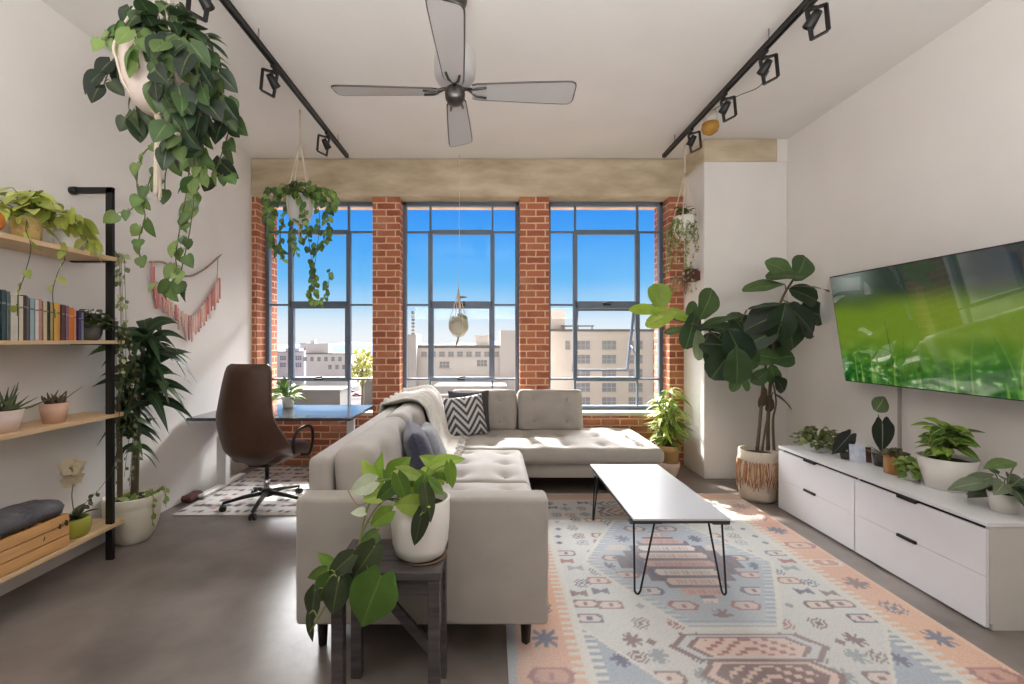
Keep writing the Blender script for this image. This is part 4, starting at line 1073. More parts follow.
br(((757,450,0),(760,420,-.02),(763,385,0),(766,360,.02),(762,335,.03)),.016,.009)
br(((768,450,.04),(768,420,.05),(770,390,.0),(773,350,-.02),(775,320,-.02),(784,295,0),(794,278,.02),(797,268,.02)),.017,.008)
br(((774,450,-.03),(773,420,.0),(776,400,.05),(770,370,.06)),.012,.006)
br(((762,452,-.05),(766,425,-.06),(772,395,-.04)),.010,.005)
br(((763,385,0),(750,372,-.05),(735,352,-.05),(715,335,-.02),(700,326,.05),(684,322,.15),(668,318,.2)),.010,.006)
br(((735,352,-.05),(745,338,0),(742,318,.0)),.007,.004)
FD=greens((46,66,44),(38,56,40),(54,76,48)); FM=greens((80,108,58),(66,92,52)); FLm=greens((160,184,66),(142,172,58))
def fl(px,py,ang,lp,w,g,dy=0,face=V3((0,-1,.15)),shape='fiddle',droop=.22,pet=True,dd=0):
    """one leaf: centre pixel, direction on the picture plane (deg), length in px"""
    Yl=FYY+dy; Ln=lp*Yl/F*.88; a=math.radians(ang); d=V3((math.cos(a),dd,math.sin(a))).normalized(); cc=P(px,py,Yl); b0=cc-d*Ln*.5
    L.leaf(b0,d,face+rv(.18),Ln,Ln*w*.9,shape,.10,droop,g(),rib=(112,134,84),wave=.05,seg=9)
    if pet:
        q=min(BR,key=lambda v:(v-b0).length); 
        if (q-b0).length<.6: S.tube([q,q.lerp(b0,.55)+V3((0,0,.015)),b0],[.005,.004,.003],6,0,lin((100,112,60)))
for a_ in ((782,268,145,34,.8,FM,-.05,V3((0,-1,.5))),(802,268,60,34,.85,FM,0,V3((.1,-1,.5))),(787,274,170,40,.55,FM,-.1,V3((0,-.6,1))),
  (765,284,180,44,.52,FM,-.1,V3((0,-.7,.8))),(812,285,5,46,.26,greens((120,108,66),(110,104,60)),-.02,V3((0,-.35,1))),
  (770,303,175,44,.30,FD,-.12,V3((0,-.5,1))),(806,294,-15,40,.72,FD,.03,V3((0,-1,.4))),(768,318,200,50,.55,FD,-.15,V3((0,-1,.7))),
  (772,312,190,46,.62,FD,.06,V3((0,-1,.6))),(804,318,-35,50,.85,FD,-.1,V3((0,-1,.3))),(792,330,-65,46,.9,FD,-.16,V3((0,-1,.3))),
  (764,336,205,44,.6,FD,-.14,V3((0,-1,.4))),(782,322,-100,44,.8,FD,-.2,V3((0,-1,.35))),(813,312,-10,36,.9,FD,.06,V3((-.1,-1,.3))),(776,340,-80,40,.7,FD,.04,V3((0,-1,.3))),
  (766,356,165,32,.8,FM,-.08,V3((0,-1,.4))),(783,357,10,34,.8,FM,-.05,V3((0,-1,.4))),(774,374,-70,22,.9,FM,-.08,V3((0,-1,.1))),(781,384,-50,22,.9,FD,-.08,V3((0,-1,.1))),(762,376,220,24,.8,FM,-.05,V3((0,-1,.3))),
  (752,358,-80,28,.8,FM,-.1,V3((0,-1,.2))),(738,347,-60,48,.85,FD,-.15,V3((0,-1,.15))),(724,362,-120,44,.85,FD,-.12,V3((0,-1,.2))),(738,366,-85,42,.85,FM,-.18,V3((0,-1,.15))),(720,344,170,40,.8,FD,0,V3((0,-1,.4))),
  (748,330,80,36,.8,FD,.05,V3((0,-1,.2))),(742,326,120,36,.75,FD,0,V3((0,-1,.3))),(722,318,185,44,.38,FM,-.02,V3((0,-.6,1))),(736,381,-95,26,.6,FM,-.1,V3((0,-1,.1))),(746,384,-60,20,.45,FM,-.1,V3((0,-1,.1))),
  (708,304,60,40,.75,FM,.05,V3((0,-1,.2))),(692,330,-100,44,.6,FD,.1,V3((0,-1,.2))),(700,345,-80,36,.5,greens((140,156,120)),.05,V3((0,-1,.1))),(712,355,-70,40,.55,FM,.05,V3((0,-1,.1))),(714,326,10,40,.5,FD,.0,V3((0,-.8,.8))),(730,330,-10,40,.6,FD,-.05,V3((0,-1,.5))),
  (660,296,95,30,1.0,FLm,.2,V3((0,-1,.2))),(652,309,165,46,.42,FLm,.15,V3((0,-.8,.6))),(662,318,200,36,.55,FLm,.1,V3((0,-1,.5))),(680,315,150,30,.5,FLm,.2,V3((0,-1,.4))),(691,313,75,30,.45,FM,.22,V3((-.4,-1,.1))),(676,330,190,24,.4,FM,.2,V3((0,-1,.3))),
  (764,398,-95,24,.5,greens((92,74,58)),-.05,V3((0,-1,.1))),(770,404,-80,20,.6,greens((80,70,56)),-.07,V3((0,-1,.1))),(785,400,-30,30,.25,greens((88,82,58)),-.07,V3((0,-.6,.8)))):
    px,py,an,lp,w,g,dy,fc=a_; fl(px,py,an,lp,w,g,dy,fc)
for k in range(5):
    p=P(735+rnd(0,6),322,FYY); S.tube([p,p+V3((rnd(-.02,.08),0,rnd(.06,.13)))],.003,5,0,lin((120,104,80)))
L.build('foliage',M_leaf,ff); S.build('trunk',M_stem,ff)

# --- G: hero pothos on the side table
sz=TABZ; GY=1.78; c=V3((-.288,GY,sz)); gp=thing('potted_pothos','trailing heart-leaved pothos in a white pot on the side table','plant',(c.x,c.y,sz))
pot(gp,[(0,sz+.004),(.075,sz+.004),(.098,sz+.02),(.110,sz+.06),(.117,sz+.14),(.118,sz+.232),(.110,sz+.236),(.107,sz+.23),(.105,sz+.19),(0,sz+.185)],V3((c.x,c.y,0)),M_cer,(.106,sz+.195),40)
MB().lathe([(0,sz+.0005),(.085,sz+.0005),(.098,sz+.006),(.095,sz+.008),(.08,sz+.004)],V3((c.x+.01,c.y,0)),30).build('saucer',mat('cork_saucer',(120,96,76),.8,var=.2),gp)
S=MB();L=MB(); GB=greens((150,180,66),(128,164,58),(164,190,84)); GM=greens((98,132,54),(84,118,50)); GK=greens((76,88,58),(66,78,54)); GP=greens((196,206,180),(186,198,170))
ROOT=V3((c.x,c.y,sz+.2))
RUN=catmull([ROOT,V3((-.36,1.74,.80)),P(372,500,1.72),P(358,548,1.66),P(350,570,1.63),P(335,590,1.60),P(322,612,1.58),P(310,632,1.57)],6)
S.tube(RUN,.0035,6,0,lin((126,134,76)))
RUN2=catmull([ROOT,P(385,500,1.70),P(362,535,1.68),P(366,560,1.63),P(372,590,1.60)],6); S.tube(RUN2,.003,6,0,lin((126,120,76)))
RUNB=RUN+RUN2
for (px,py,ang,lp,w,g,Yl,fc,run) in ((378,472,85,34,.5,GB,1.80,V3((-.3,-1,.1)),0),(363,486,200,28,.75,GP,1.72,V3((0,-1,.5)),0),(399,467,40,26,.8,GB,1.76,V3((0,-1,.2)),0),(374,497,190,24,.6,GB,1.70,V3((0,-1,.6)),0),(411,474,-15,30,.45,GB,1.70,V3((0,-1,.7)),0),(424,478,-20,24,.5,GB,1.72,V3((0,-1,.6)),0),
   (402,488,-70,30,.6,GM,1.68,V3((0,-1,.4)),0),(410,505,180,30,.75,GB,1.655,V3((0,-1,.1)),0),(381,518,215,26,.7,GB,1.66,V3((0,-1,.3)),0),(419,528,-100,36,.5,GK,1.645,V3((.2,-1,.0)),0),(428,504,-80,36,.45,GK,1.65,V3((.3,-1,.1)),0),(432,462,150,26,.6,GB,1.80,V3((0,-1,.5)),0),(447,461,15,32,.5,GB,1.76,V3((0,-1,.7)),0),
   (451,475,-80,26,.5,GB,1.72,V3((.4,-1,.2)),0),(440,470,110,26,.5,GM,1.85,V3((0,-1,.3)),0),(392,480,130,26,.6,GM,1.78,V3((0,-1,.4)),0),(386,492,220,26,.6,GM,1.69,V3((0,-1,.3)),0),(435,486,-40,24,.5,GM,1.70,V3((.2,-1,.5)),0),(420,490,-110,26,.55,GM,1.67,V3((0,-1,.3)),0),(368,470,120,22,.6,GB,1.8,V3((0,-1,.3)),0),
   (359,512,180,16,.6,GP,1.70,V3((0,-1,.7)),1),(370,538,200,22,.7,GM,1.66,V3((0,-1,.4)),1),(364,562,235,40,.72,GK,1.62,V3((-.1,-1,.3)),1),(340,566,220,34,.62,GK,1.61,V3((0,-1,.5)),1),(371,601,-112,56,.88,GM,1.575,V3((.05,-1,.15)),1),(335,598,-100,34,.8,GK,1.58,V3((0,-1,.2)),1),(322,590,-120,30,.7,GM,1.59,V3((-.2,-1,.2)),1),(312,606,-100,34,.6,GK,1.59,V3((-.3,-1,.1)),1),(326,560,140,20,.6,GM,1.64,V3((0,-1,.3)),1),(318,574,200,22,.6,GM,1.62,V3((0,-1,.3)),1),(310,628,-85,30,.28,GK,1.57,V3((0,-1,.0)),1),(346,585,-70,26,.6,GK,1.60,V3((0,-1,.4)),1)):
    Ln=lp*Yl/F; a=math.radians(ang); d=V3((math.cos(a),-.1,math.sin(a))).normalized(); cc=P(px,py,Yl); b0=cc-d*Ln*.45
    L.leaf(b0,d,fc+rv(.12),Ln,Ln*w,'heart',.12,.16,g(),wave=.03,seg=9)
    q=min(RUNB,key=lambda v:(v-b0).length) if run else ROOT+V3((rnd(-.05,.05),rnd(-.05,.05),0))
    S.tube(catmull([q,q.lerp(b0,.5)+V3((0,0,.05 if not run else .02)),b0],5),.0028,6,0,lin((138,152,84)))
crown(S,L,(c.x-.02,c.y-.02,sz+.25),.13,.11,.10,16,.075,GB,lo=0.,up=.1)
for k in range(3): S.tube(catmull([RUN[6+k*3],RUN[6+k*3]+V3((-.05,-.02,-.01)),RUN[6+k*3]+V3((-.09,-.01,.02*k))]),.002,5,0,lin((150,130,92)))
L.build('foliage',M_leaf,gp); S.build('vines',M_stem,gp)

# --- H: tall dracaena by the shelving
c=V3((-2.575,3.17,0)); dr=thing('dracaena','tall dracaena with dark strappy leaves in a white pot by the shelves','plant',(c.x,c.y,0))
pot(dr,[(0,.0),(.085,0),(.10,.012),(.128,.06),(.150,.13),(.164,.20),(.168,.25),(.165,.26),(.171,.275),(.173,.33),(.160,.335),(.157,.30),(0,.28)],c,mat('glazed_white_pot',(224,218,202),.45,var=.08,vscale=7),(.155,.30),34)
S=MB();L=MB()
canes=[((.0,.03,.28),(.02,.02,.7),(.03,.02,1.02),(.05,.02,1.30),(.06,.02,1.42)),((-.07,-.03,.28),(-.07,-.03,.6),(-.06,-.05,.9),(-.05,-.05,1.05)),((-.045,.05,.28),(-.03,.04,.5),(-.02,.05,.72),(-.02,.05,.8))]
tops=[]
for cn,r in zip(canes,(.012,.017,.013)):
    w=catmull([c+V3(p) for p in cn],5); S.tube(w,r,9,0,lin((96,86,66))); tops.append(w[-1])
g=greens((56,80,52),(44,66,46),(72,98,62),(92,120,72)); 
def rosette(t,n,l0,l1,h,gg,w=.10,xmin=-2.73):
    for k in range(n):
        a=2.399*k+rnd(-.2,.2); el=rnd(.0,1.3)*(1-k/n*.3); d=V3((math.cos(a)*math.cos(el),math.sin(a)*math.cos(el),math.sin(el)))
        Ln=(l0+(l1-l0)*clamp(el/1.2))*rnd(.85,1.1)
        if t.x+d.x*Ln*.8<xmin: d.x=abs(d.x)*.35; d.normalize(); 
        if d.y<-.5 and R.random()<.5: d.y*=-.5; d.normalize()
        L.leaf(t+V3((0,0,-h*k/n)),d,V3((-.15,-1,.75))+rv(.35),Ln,Ln*w,'strap',.10,rnd(.7,1.2)*(1.15-el*.45),gg(),rib=(96,130,76),seg=9,ddir=(0,0,-1))
rosette(tops[0]+V3((0.02,0.0,.08)),58,.27,.46,.55,g,.25)
rosette(tops[1]+V3((0.0,-.0,.05)),22,.2,.34,.30,g,.27)
rosette(tops[2],12,.16,.26,.2,g,.27)
for k in range(16): L.leaf(c+V3((rnd(-.1,.1),rnd(-.1,.1),.3)),V3((rnd(-1,1),rnd(-1,.6),rnd(.2,1))),V3((0,-.5,1)),rnd(.05,.09),.045,'ovate',.1,.3,greens((150,170,88),(176,190,120))())
for pts in ([(.1,.0,.33),(.17,-.04,.38),(.19,-.06,.25),(.18,-.05,.14)],[(.12,.06,.33),(.185,.05,.37),(.2,.05,.22)]): vine(S,L,[c+V3(p) for p in pts],9,.045,greens((170,184,110),(130,156,80)),'ovate',.002,sub=4)
L.build('foliage',M_leaf,dr); S.build('canes',M_stem,dr)

# --- I: golden pothos on the top shelf
c=V3((-2.60,2.47,1.985)); ip=thing('potted_pothos','lime-yellow pothos in a woven pot on the top shelf','plant',tuple(c))
pot(ip,bowl(.065,.13,.008,.001,.7),c,mat('gold_basket',(196,168,108),.8,var=.2,vscale=60,bump=.5,bscale=120),(.055,.10))
S=MB();L=MB(); g=greens((200,206,104),(184,196,98),(214,216,134),(166,180,86))
crown(S,L,c+V3((.02,.02,.17)),.14,.19,.15,52,.085,g,lo=-.1,up=.1)
for pts,n,sz_ in ((((.03,0,.12),(.10,.15,.16),(.12,.25,.10),(.13,.30,-.02)),13,.10),(((.03,0,.12),(.10,.1,.2),(.11,.2,.17),(.12,.24,.05)),10,.10),(((.03,.02,.12),(.10,.06,.05),(.128,.09,-.06),(.125,.05,-.16),(.125,.02,-.28),(.13,.03,-.42)),7,.05),(((.03,-.02,.12),(.10,-.10,.05),(.128,-.10,-.05),(.126,-.13,-.2),(.125,-.16,-.3),(.13,-.17,-.42)),7,.05),(((.02,-.02,.12),(.06,-.18,.12),(.09,-.25,.07)),7,.07)):
    vine(S,L,[c+V3(p) for p in pts],n,sz_,g,'heart',.002,ratio=.75,sub=5)
L.build('foliage',M_leaf,ip); S.build('vines',M_stem,ip)
c=V3((-2.60,2.72,1.985)); wp=thing('plant_pot','plain white pot on the top shelf behind the pothos leaves','pot',tuple(c)); MB().lathe(bowl(.075,.12,.008,.001,.7),c,26).build('body',M_cer,wp); MB().lathe([(0,.09),(.066,.088)],c,20).build('soil',M_soil,wp)
S=MB(); L=MB(); crown(S,L,c+V3((.02,0,.12)),.08,.08,.08,16,.06,g,lo=0); L.build('foliage',M_leaf,wp); S.build('stems',M_stem,wp)
c=V3((-2.545,2.235,1.985)); ob=thing('orange_jar','round orange jar at the left end of the top shelf','jar',tuple(c)); MB().ball(c+V3((0,0,.062)),.061,20).build('body',mat('orange_glaze',(206,118,30),.35,var=.15),ob); MB().lathe([(0,.118),(.028,.118),(.03,.13),(.012,.137),(0,.138)],c,18).build('lid',mat('orange_lid',(178,92,26),.4),ob)

# --- J: plant in a dark bowl at the end of the books with a long trailing vine
c=V3((-2.60,2.85,1.437)); jp=thing('trailing_plant','dark bushy trailing plant in a grey bowl at the right end of the books','plant',tuple(c))
pot(jp,bowl(.07,.10,.008,.001,.6),c,mat('stone_grey_bowl',(108,104,98),.7,var=.15),(.058,.08))
S=MB();L=MB(); g=greens((58,70,48),(72,84,60),(46,56,42),(96,104,84))
crown(S,L,c+V3((.02,-.0,.10)),.11,.12,.11,80,.06,g,'ovate',lo=-.2,ratio=.6)
for k in range(9):
    x=rnd(.085,.16); y=rnd(.06,.22); ln=rnd(.4,.95)
    vine(S,L,[c+V3((.03,.03,.09)),c+V3((x*.9,y*.6,.08)),c+V3((x,y,-.1)),c+V3((x+rnd(-.02,.03),y+rnd(-.03,.03),-.1-ln*.5)),c+V3((x+rnd(-.03,.02),y+rnd(-.03,.03),-.1-ln))],int(26*ln),.034,greens((130,138,108),(96,108,76),(66,76,58)),'ovate',.0015,ratio=.7,sub=5)
vine(S,L,[c+V3((.13,.1,-.1)),c+V3((.135,.05,-.75)),c+V3((.13,-.05,-.92)),c+V3((.12,-.18,-1.0)),c+V3((.10,-.38,-1.08)),c+V3((.09,-.55,-1.09))],22,.035,greens((50,58,54),(64,72,64)),'ovate',.0016,t0=.45,ratio=.7,sub=6)
# strands climbing over the post at the top shelf
for k in range(4):
    x=-2.47+rnd(-.02,.03); y=2.93+rnd(-.03,.08)
    vine(S,L,[V3((x-.05,y,2.0)),V3((x,y,2.0)),V3((x+.01,y,1.8)),V3((x,y+.02,1.5)),V3((x+.01,y,1.2))],14,.034,greens((190,196,150),(160,170,120),(120,134,96)),'round',.0013,ratio=.9,sub=5)
L.build('foliage',M_leaf,jp); S.build('vines',M_stem,jp)

# --- K: pots on the third shelf
c=V3((-2.575,2.33,.955)); k1_=thing('potted_aloe','spiky aloe in a white and pink pot on the third shelf','plant',tuple(c))
pot(k1_,taper(.055,.078,.115,.008,.001),c,mat('blush_pot',(236,216,206),.7,var=.1),(.066,.095))
S=MB();L=MB(); g=greens((88,104,66),(72,90,60),(110,122,84))
for k in range(26):
    a=rnd(0,2*PI); el=rnd(.2,1.2); d=V3((math.cos(a)*math.cos(el)*.8+.1,math.sin(a)*math.cos(el),math.sin(el))); Ln=rnd(.10,.2); b0=c+V3((0,rnd(-.04,.04),.10))
    S.tube([b0,b0+d*Ln*.5,b0+d*Ln+V3((0,0,.02))],[.008,.006,.001],6,0,lin(g()))
S.build('spikes',M_stem,k1_)
c=V3((-2.575,2.53,.955)); kb=thing('succulent_bowl','low brown clay bowl with a small succulent behind the aloe','bowl',(-2.60,2.12,.955)); 
c0_=V3((-2.60,2.12,.955)); pot(kb,bowl(.10,.075,.008,.001,.6),c0_,mat('brown_clay',(150,104,78),.8,var=.15),(.085,.06))
S=MB()
for k in range(14):
    a=rnd(0,2*PI); d=V3((math.cos(a)*.7,math.sin(a)*.7,rnd(.5,1.2))); S.tube([c0_+V3((0,0,.06)),c0_+V3((0,0,.06))+d*.06,c0_+V3((0,0,.06))+d*rnd(.09,.14)],[.01,.008,.002],6,0,lin(g()))
S.build('rosette',M_stem,kb)
c=V3((-2.575,2.60,.955)); k2=thing('potted_succulent','small succulent in a plain terracotta pot on the third shelf','plant',tuple(c))
pot(k2,taper(.050,.068,.115,.008,.001),c,M_terra,(.058,.095))
S=MB()
for k in range(22):
    a=rnd(0,2*PI); d=V3((math.cos(a)*.6,math.sin(a)*.8,rnd(.5,1.2))); b0=c+V3((rnd(-.03,.03),rnd(-.04,.04),.10)); S.tube([b0,b0+d*.035,b0+d*rnd(.05,.085)],[.007,.007,.002],6,0,lin(greens((86,92,64),(110,90,70))()))
S.tube([c+V3((.0,.02,.1)),c+V3((.03,.08,.16)),c+V3((.05,.13,.20))],[.003,.0025,.001],5,0,lin((120,124,96))); S.build('rosette',M_stem,k2)

# --- bottom shelf: crate, lime pot with orchid
M_pine=mat('pine_slat',(224,172,112),.6,var=.16,vscale=5,stretch=(6,.7,6))
cr=thing('wooden_crate','slatted pine crate on the lowest shelf','crate',(-2.62,2.29,.235))
x0,x1,y0,y1,z0=-2.735,-2.488,1.98,2.595,.237
for x in (x0,x1):
    for k in range(3): MB().span((x-.007,y0,z0+.008+k*.062),(x+.007,y1,z0+.064+k*.062)).build('slat',M_pine,cr,bevel=.002)
for y in (y0+.007,y1-.007):
    for k in range(3): MB().span((x0+.008,y-.007,z0+.008+k*.062),(x1-.008,y+.007,z0+.064+k*.062)).build('slat',M_pine,cr,bevel=.002)
for x in (x0+.018,x1-.018):
    for y in (y0+.025,y1-.025): MB().span((x-.010,y-.010,z0),(x+.010,y+.010,z0+.19)).build('corner_post',M_pine,cr)
MB().span((x0,y0,z0),(x1,y1,z0+.008)).build('bottom',M_pine,cr)
b=MB(); rows=[]
for i in range(19):
    r=[]
    for j in range(31):
        u=i/18; v=j/30; r.append(V3((x0+.02+(x1-x0-.028)*u, y0+.03+(y1-y0-.06)*v, z0+.20+.015*noise.noise(V3((u*4,v*8,1)))+.02*math.sin(u*PI)-.0*v)))
    rows.append(r)
b.grid(rows); bl_=thing('folded_blanket','folded dark grey blanket lying in the pine crate','blanket',(-2.62,2.29,.25)); o=b.build('cloth',mat('grey_blanket',(112,112,118),.95,var=.35,vscale=12,bump=.4,bscale=70),bl_); solid(o,-.06)
c=V3((-2.565,2.72,.235)); lp=thing('potted_orchid','white orchid with dark leaves in a lime green pot on the lowest shelf','plant',tuple(c))
pot(lp,[(0,.001),(.058,.001),(.07,.02),(.077,.06),(.074,.105),(.065,.115),(.055,.112),(.055,.09),(0,.085)],c,mat('lime_glaze',(168,170,66),.35,var=.08),(.055,.095))
S=MB();L=MB()
for a_,ln in ((.3,.12),(2.0,.13),(3.6,.10),(4.9,.12)):
    L.leaf(c+V3((0,0,.10)),V3((math.cos(a_)*.6,math.sin(a_)*.6,.7)),V3((math.cos(a_)*-.5,math.sin(a_)*-.5,1)),ln,.06,'ovate',.15,.5,(66,72,62))
w=catmull([c+V3((0,0,.1)),c+V3((-.02,.0,.25)),c+V3((-.03,.03,.36)),c+V3((.0,-.02,.43)),c+V3((.04,-.06,.41))],6); S.tube(w,.003,5,0,lin((110,120,76)))
L.build('leaves',M_leaf,lp); S.build('flower_stem',M_stem,lp)
M_pet=mat('orchid_petal',attr=True,rough=.6,trans=.4)
for k in range(11):
    p=w[int(len(w)*.42)+int(k*(len(w)*.55)/11)]+rv(.025); f=MB(); up=V3((rnd(.2,.9),-1,rnd(-.2,.3))).normalized(); _,sx,ux=frame_of(up)
    for q in range(5):
        a=2*PI*q/5+.3; d=sx*math.cos(a)+ux*math.sin(a)+up*.2; f.leaf(p,d,up,.050,.046,'ovate',.05,.15,(238,230,216),rib=(236,222,180),seg=4)
    f.ball(p+up*.005,.006,8,col=lin((214,184,96))); f.build('blossom',M_pet,lp)
# --- plant on the desk behind the chair
c=V3((-2.12,4.60,.742)); dp_=thing('potted_plant','small bushy green plant on the desk behind the chair','plant',tuple(c))
pot(dp_,taper(.05,.065,.11,.008,.001),c,M_cer,(.055,.09))
S=MB();L=MB(); g=greens((120,150,76),(92,124,60),(158,176,104))
for k in range(44):
    a=rnd(0,2*PI); el=rnd(-.1,1.3); d=V3((math.cos(a)*math.cos(el),math.sin(a)*math.cos(el),math.sin(el))); b0=c+V3((0,0,.1))+d*rnd(.02,.12); L.leaf(b0,d,V3((0,-.5,1))+rv(.4),rnd(.10,.19),.05,'lance',.12,.45,g()); 
    S.tube([c+V3((0,0,.09)),b0],.002,4,0,lin((110,124,66)),False)
L.build('foliage',M_leaf,dp_); S.build('stems',M_stem,dp_)

# --- pink garland on the left wall
gl=thing('wall_garland','pink fringed garland strung from a pale twig on the left wall','garland',(XL,4.0,1.9))
M_tw=mat('twig',(168,150,134),.8,var=.2)
def WL(px,py):   # point on the left wall seen at a pixel
    Yw=(XL+.02)*F/(px-CX); return V3((XL+.02,Yw,CAMH-(py-CY)*Yw/F))
w=catmull([WL(150,262),WL(165,263),WL(185,276),WL(203,270),WL(222,254)],6); MB().tube(w,[.009]*(len(w)-1)+[.003],7).build('twig',M_tw,gl)
b=MB().tube(catmull([WL(152,262),WL(153,282)],3),.003,5); b.tube(catmull([WL(218,258),WL(217,282)],3),.003,5); b.tube(catmull([WL(153,283),WL(168,306),WL(194,326),WL(206,308),WL(217,281)],6),.003,5); b.build('string',M_tw,gl)
w=catmull([WL(152,264),WL(157,290),WL(172,304),WL(190,318),WL(202,308),WL(212,292),WL(219,280)],8)
PK=((222,150,144),(232,178,168),(238,200,188),(214,136,134),(240,214,206),(228,170,158))
n=34
for k in range(n):
    t=k/(n-1)*(len(w)-1); i=int(min(t,len(w)-2)); p=w[i].lerp(w[i+1],t-i); ln=rnd(.10,.22); cc=lin(R.choice(PK)); f=MB()
    for q in range(3):
        off=V3((.003*q,rnd(-.008,.008),0)); f.tube([p+off+V3((0,0,.02)),p+off-V3((0,0,ln*.5)),p+off+V3((0,rnd(-.006,.006),-ln))],[.008,.010,.008],5,0,cc,True,.5)
    f.build('tassel',mat('yarn_tassel',attr=True,rough=.95,bump=.3,bscale=120),gl)

# ================================================================ things on the media cabinet
Z0=ctop+.0005
c=V3((2.65,3.60,Z0)); o=thing('potted_plant','low bushy speckled plant in a white bowl at the far end of the cabinet','plant',tuple(c))
pot(o,bowl(.085,.10,.008,0,.6),c,M_cer,(.075,.08)); S=MB();L=MB(); g=greens((110,122,74),(86,100,60),(150,156,104))
crown(S,L,c+V3((0,0,.09)),.19,.15,.12,130,.05,g,'ovate',lo=-.35,ratio=.75); L.build('foliage',M_leaf,o); S.build('stems',M_stem,o)
c=V3((2.69,3.36,Z0)); o=thing('potted_plant','single dark pointed leaf in a tiny pot beside the speckled bush','plant',tuple(c))
pot(o,taper(.03,.04,.05,.005),c,mat('dark_pot',(70,66,64),.6,var=.1),(.034,.042)); L=MB();S=MB()
L.leaf(c+V3((.05,.02,.18)),(-.65,0,-.75),(-.3,-1,.2),.20,.12,'heart',.08,.1,(58,62,60),rib=(150,158,146),seg=9); S.tube(catmull([c+V3((0,0,.045)),c+V3((.03,.02,.12)),c+V3((.05,.02,.18))]),.003,5,0,lin((110,110,90))); L.leaf(c+V3((.03,0,.12)),(.3,0,-1),(0,-1,.2),.11,.07,'heart',.08,.1,(64,68,60),rib=(150,158,146))
L.build('foliage',M_leaf,o); S.build('stems',M_stem,o)
c=V3((2.715,3.28,Z0)); o=thing('photo_card','small pale blue photo card leaning on a dark red stand','card',tuple(c))
Mc=Matrix.Rotation(-.5,3,'Z')@Matrix.Rotation(-.22,3,'X')
MB().box(c+Mc@V3((0,0,.062)),(.095,.004,.125),0,0,(1,1,1),Mc).build('card',mat('pale_blue_print',(188,204,232),.4,var=.25,vscale=30,col2=(226,230,240)),o)
MB().box(c+Mc@V3((.045,.012,.058)),(.075,.012,.112),0,0,(1,1,1),Mc).build('stand',mat('dark_red_stand',(96,54,52),.5,var=.3,vscale=40),o)
c=V3((2.80,3.17,Z0)); o=thing('potted_alocasia','alocasia with one round and one dark veined leaf in a small black pot','plant',tuple(c))
pot(o,taper(.045,.058,.085,.006),c,mat('dark_pot'),(.05,.07)); L=MB();S=MB()
L.leaf(c+V3((-.01,-.01,.32)),(0.05,0,-1),(-.1,-1,.1),.22,.155,'heart',.06,.08,(50,60,48),rib=(206,214,196),seg=9); L.leaf(c+V3((-.05,0,.395)),(.45,0,.6),(-.1,-1,.1),.125,.125,'round',.06,.1,(104,124,84),rib=(170,184,150),seg=9)
for d in ((-.01,-.01,.32),(-.03,0,.37)): S.tube(catmull([c+V3((0,0,.07)),c+V3((.01,.01,.2)),c+V3(d)]),.0035,6,0,lin((104,120,80)))
for k in range(26):
    a=rnd(0,2*PI); d=V3((math.cos(a),math.sin(a),rnd(.4,1.5))); L.leaf(c+V3((0,0,.07)),d,V3((0,-.4,1)),rnd(.06,.13),.014,'lance',.1,.6,greens((190,196,176),(110,120,98),(70,78,66))())
L.build('foliage',M_leaf,o); S.build('stems',M_stem,o)
c=V3((2.73,3.00,Z0)); o=thing('planter_cup','copper-brown cylinder pot with a dark low plant','planter',tuple(c))
pot(o,[(0,0),(.055,0),(.056,.10),(.0565,.135),(.05,.135),(.05,.12),(0,.115)],c,mat('copper_wood',(196,142,86),.4,metal=.25,var=.2,vscale=9,stretch=(6,6,.6)),(.05,.12)); L=MB();S=MB()
crown(S,L,c+V3((0,0,.135)),.075,.07,.035,30,.05,greens((74,68,54),(92,84,66)),'ovate',lo=-.1,ratio=.7); L.build('foliage',M_leaf,o); S.build('stems',M_stem,o)
c=V3((2.715,2.865,Z0)); o=thing('potted_plant','small bright green ruffled plant in a white cup beside the copper pot','plant',tuple(c))
pot(o,taper(.045,.055,.07,.006),c,M_cer,(.048,.06)); L=MB();S=MB()
crown(S,L,c+V3((-.0,-.02,.07)),.10,.09,.08,85,.045,greens((132,162,78),(104,140,60),(160,182,108)),'round',lo=-.4,ratio=.9); L.build('foliage',M_leaf,o); S.build('stems',M_stem,o)
c=V3((2.775,2.70,Z0)); o=thing('potted_plant','variegated green and cream plant in a large white pot on the cabinet','plant',tuple(c))
pot(o,taper(.095,.140,.19,.010),c,M_cer,(.125,.165),40); L=MB();S=MB()
for k in range(44):
    a=rnd(0,2*PI); h=rnd(.235,.39); d=V3((math.cos(a),math.sin(a),0)); b0=c+d*rnd(.0,.05)+V3((-.01,0,h)); S.tube([c+d*.02+V3((-.01,0,.16)),b0],.004,5,0,lin((112,136,66)),False)
    Ln=rnd(.085,.13); L.leaf(b0,d+V3((0,0,rnd(-.35,.8))),V3((0,-.5,1))+rv(.3),Ln,Ln*.62,'ovate',.14,.35,greens((150,176,74),(112,146,58),(84,120,50))(),rib=(222,224,164),edge=(196,206,124) if R.random()<.6 else (98,136,58),seg=8)
L.build('foliage',M_leaf,o); S.build('stems',M_stem,o)
c=V3((2.70,2.33,Z0)); o=thing('potted_philodendron','broad-leaved grey-green philodendron in a white cup at the near cabinet end','plant',tuple(c))
pot(o,taper(.05,.065,.10,.006),c,M_cer,(.055,.085)); L=MB();S=MB(); g=greens((98,112,84),(78,94,70),(124,138,108))
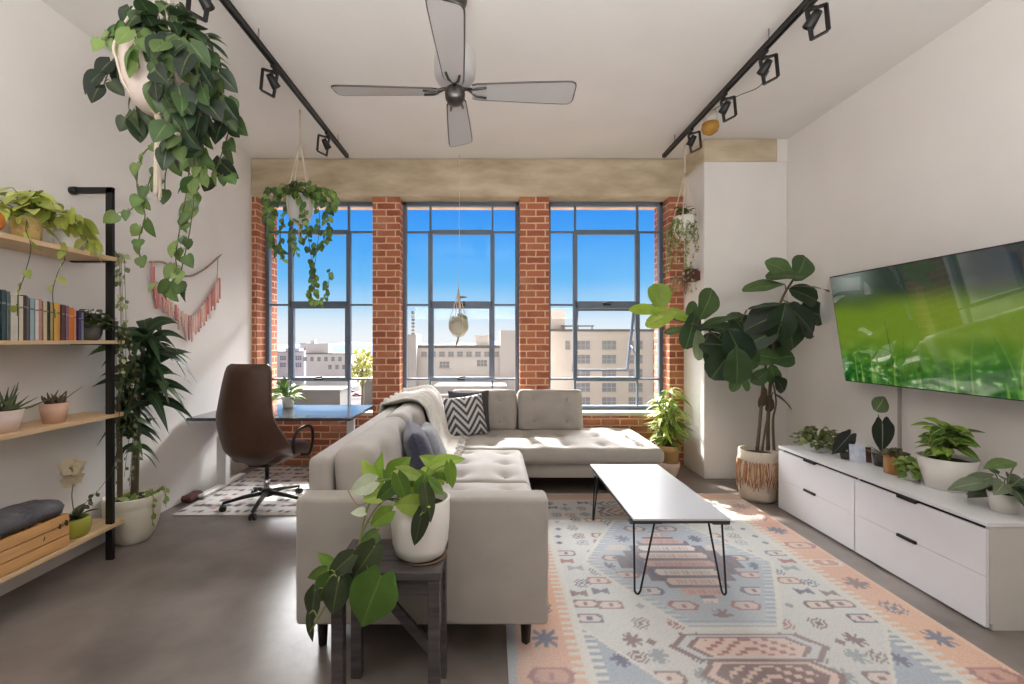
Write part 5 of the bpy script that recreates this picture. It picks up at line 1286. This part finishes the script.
for k in range(26):
    a=rnd(0,2*PI); d=V3((math.cos(a)*.8,math.sin(a),rnd(-.2,.6))).normalized(); b0=c+V3((0,0,.10))+d*rnd(.04,.13)+V3((0,0,rnd(0,.06))); S.tube(catmull([c+V3((0,0,.09)),c+V3((0,0,.12))+d*.03,b0],4),.003,5,0,lin((120,132,92)),False)
    Ln=rnd(.09,.15); L.leaf(b0,(d+V3((0,0,rnd(-.9,.1)))).normalized(),V3((-.2,-.7,.8))+rv(.3),Ln,Ln*.62,'heart',.10,.35,g(),rib=(168,180,150),seg=8)
L.leaf(c+V3((.10,.03,.25)),(-1,-.1,.05),(0,-.5,1),.17,.08,'ovate',.1,.3,(112,138,84)); S.tube([c+V3((0,0,.09)),c+V3((.06,.02,.2)),c+V3((.10,.03,.25))],.003,5,0,lin((120,132,92)))
L.build('foliage',M_leaf,o); S.build('stems',M_stem,o)

# ================================================================ light, sky, camera
w=bpy.data.worlds.new('sky'); SC.world=w; w.use_nodes=True; nt=w.node_tree; N=nt.nodes; LK=nt.links
tc=N.new('ShaderNodeTexCoord'); sp=N.new('ShaderNodeSeparateXYZ'); LK.new(tc.outputs['Generated'],sp.inputs[0])
rp=N.new('ShaderNodeValToRGB'); e=rp.color_ramp.elements
for pos,c in ((.0,(226,222,214)),(.47,(238,238,236)),(.503,(250,252,253)),(.522,(226,242,252)),(.54,(176,220,250)),(.565,(116,194,250)),(.60,(84,174,250)),(.635,(62,156,246)),(.665,(40,142,240)),(.80,(96,150,222)),(1.0,(120,160,214))):
    q=e[0] if pos==0 else e[len(e)-1] if pos==1.0 else e.new(pos); q.color=(*lin(c),1)
mr=N.new('ShaderNodeMapRange'); mr.inputs[1].default_value=-1; mr.inputs[2].default_value=1; LK.new(sp.outputs['Z'],mr.inputs[0]); LK.new(mr.outputs[0],rp.inputs[0])
# unseen half of the sky opposite the sun, brightened as added fill
m2=N.new('ShaderNodeMapRange'); m2.interpolation_type='SMOOTHSTEP'; m2.inputs[1].default_value=.2; m2.inputs[2].default_value=-.5; m2.inputs[3].default_value=0; m2.inputs[4].default_value=1; LK.new(sp.outputs['Y'],m2.inputs[0])
mc=N.new('ShaderNodeMix'); mc.data_type='RGBA'; LK.new(m2.outputs[0],mc.inputs[0]); LK.new(rp.outputs[0],mc.inputs[6]); mc.inputs[7].default_value=(*[x*BACK_SKY_FILL for x in lin((246,238,230))],1)
# unseen high sky on the window side, brightened to light the room
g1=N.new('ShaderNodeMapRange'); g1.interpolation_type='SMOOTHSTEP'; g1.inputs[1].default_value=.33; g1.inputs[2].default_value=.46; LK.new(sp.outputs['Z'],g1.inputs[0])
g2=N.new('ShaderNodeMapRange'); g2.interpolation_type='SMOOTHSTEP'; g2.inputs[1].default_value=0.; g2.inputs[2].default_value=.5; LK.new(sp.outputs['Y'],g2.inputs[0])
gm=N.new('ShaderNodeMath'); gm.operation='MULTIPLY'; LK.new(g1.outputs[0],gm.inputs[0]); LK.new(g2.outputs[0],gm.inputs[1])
mg=N.new('ShaderNodeMix'); mg.data_type='RGBA'; LK.new(gm.outputs[0],mg.inputs[0]); LK.new(mc.outputs[2],mg.inputs[6]); mg.inputs[7].default_value=(HIGH_SKY_FILL,HIGH_SKY_FILL*.985,HIGH_SKY_FILL*.965,1)
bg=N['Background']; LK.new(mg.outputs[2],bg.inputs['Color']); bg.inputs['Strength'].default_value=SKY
sl=bpy.data.lights.new('sun','SUN'); sl.energy=SUN; sl.angle=math.radians(.8); sl.color=(1,.93,.82)
so=bpy.data.objects.new('sun',sl); COL.objects.link(so); so.rotation_euler=V3(SUND).to_track_quat('-Z','Y').to_euler(); so.location=(-3,12,12)
def area(name,loc,tgt,sx,sy,en,col):
    l=bpy.data.lights.new(name,'AREA'); l.shape='RECTANGLE'; l.size=sx; l.size_y=sy; l.energy=en; l.color=col
    o=bpy.data.objects.new(name,l); COL.objects.link(o); o.location=loc; o.rotation_euler=(V3(tgt)-V3(loc)).to_track_quat('-Z','Y').to_euler(); return o
if REAR: area('rear_fill',(.15,-3.1,1.9),(.15,2,1.75),5.4,2.8,REAR,(1,.945,.88))  # added fill lamp behind the camera, switched off
if BOUNCE: area('bounce_fill',(.15,-.2,2.1),(.15,-.2+.3,2.1+1),4.2,1.2,BOUNCE,(1,.99,.975))  # added fill lamp above the camera, aimed at the ceiling
cam=bpy.data.cameras.new('camera'); cam.sensor_width=36; cam.lens=F/1024*36; cam.shift_x=(512-CX)/1024; cam.shift_y=(CY-342)/1024; cam.clip_end=2000; cam.clip_start=.05
co=bpy.data.objects.new('camera',cam); COL.objects.link(co); co.location=(0,0,CAMH); co.rotation_euler=(PI/2,0,0); SC.camera=co
SC.view_settings.view_transform='Standard'; SC.view_settings.look='None'; SC.view_settings.gamma=1; SC.view_settings.exposure=EXPO
SC.view_settings.use_curve_mapping=False
SC.cycles.max_bounces=10; SC.cycles.diffuse_bounces=5; SC.cycles.transparent_max_bounces=16
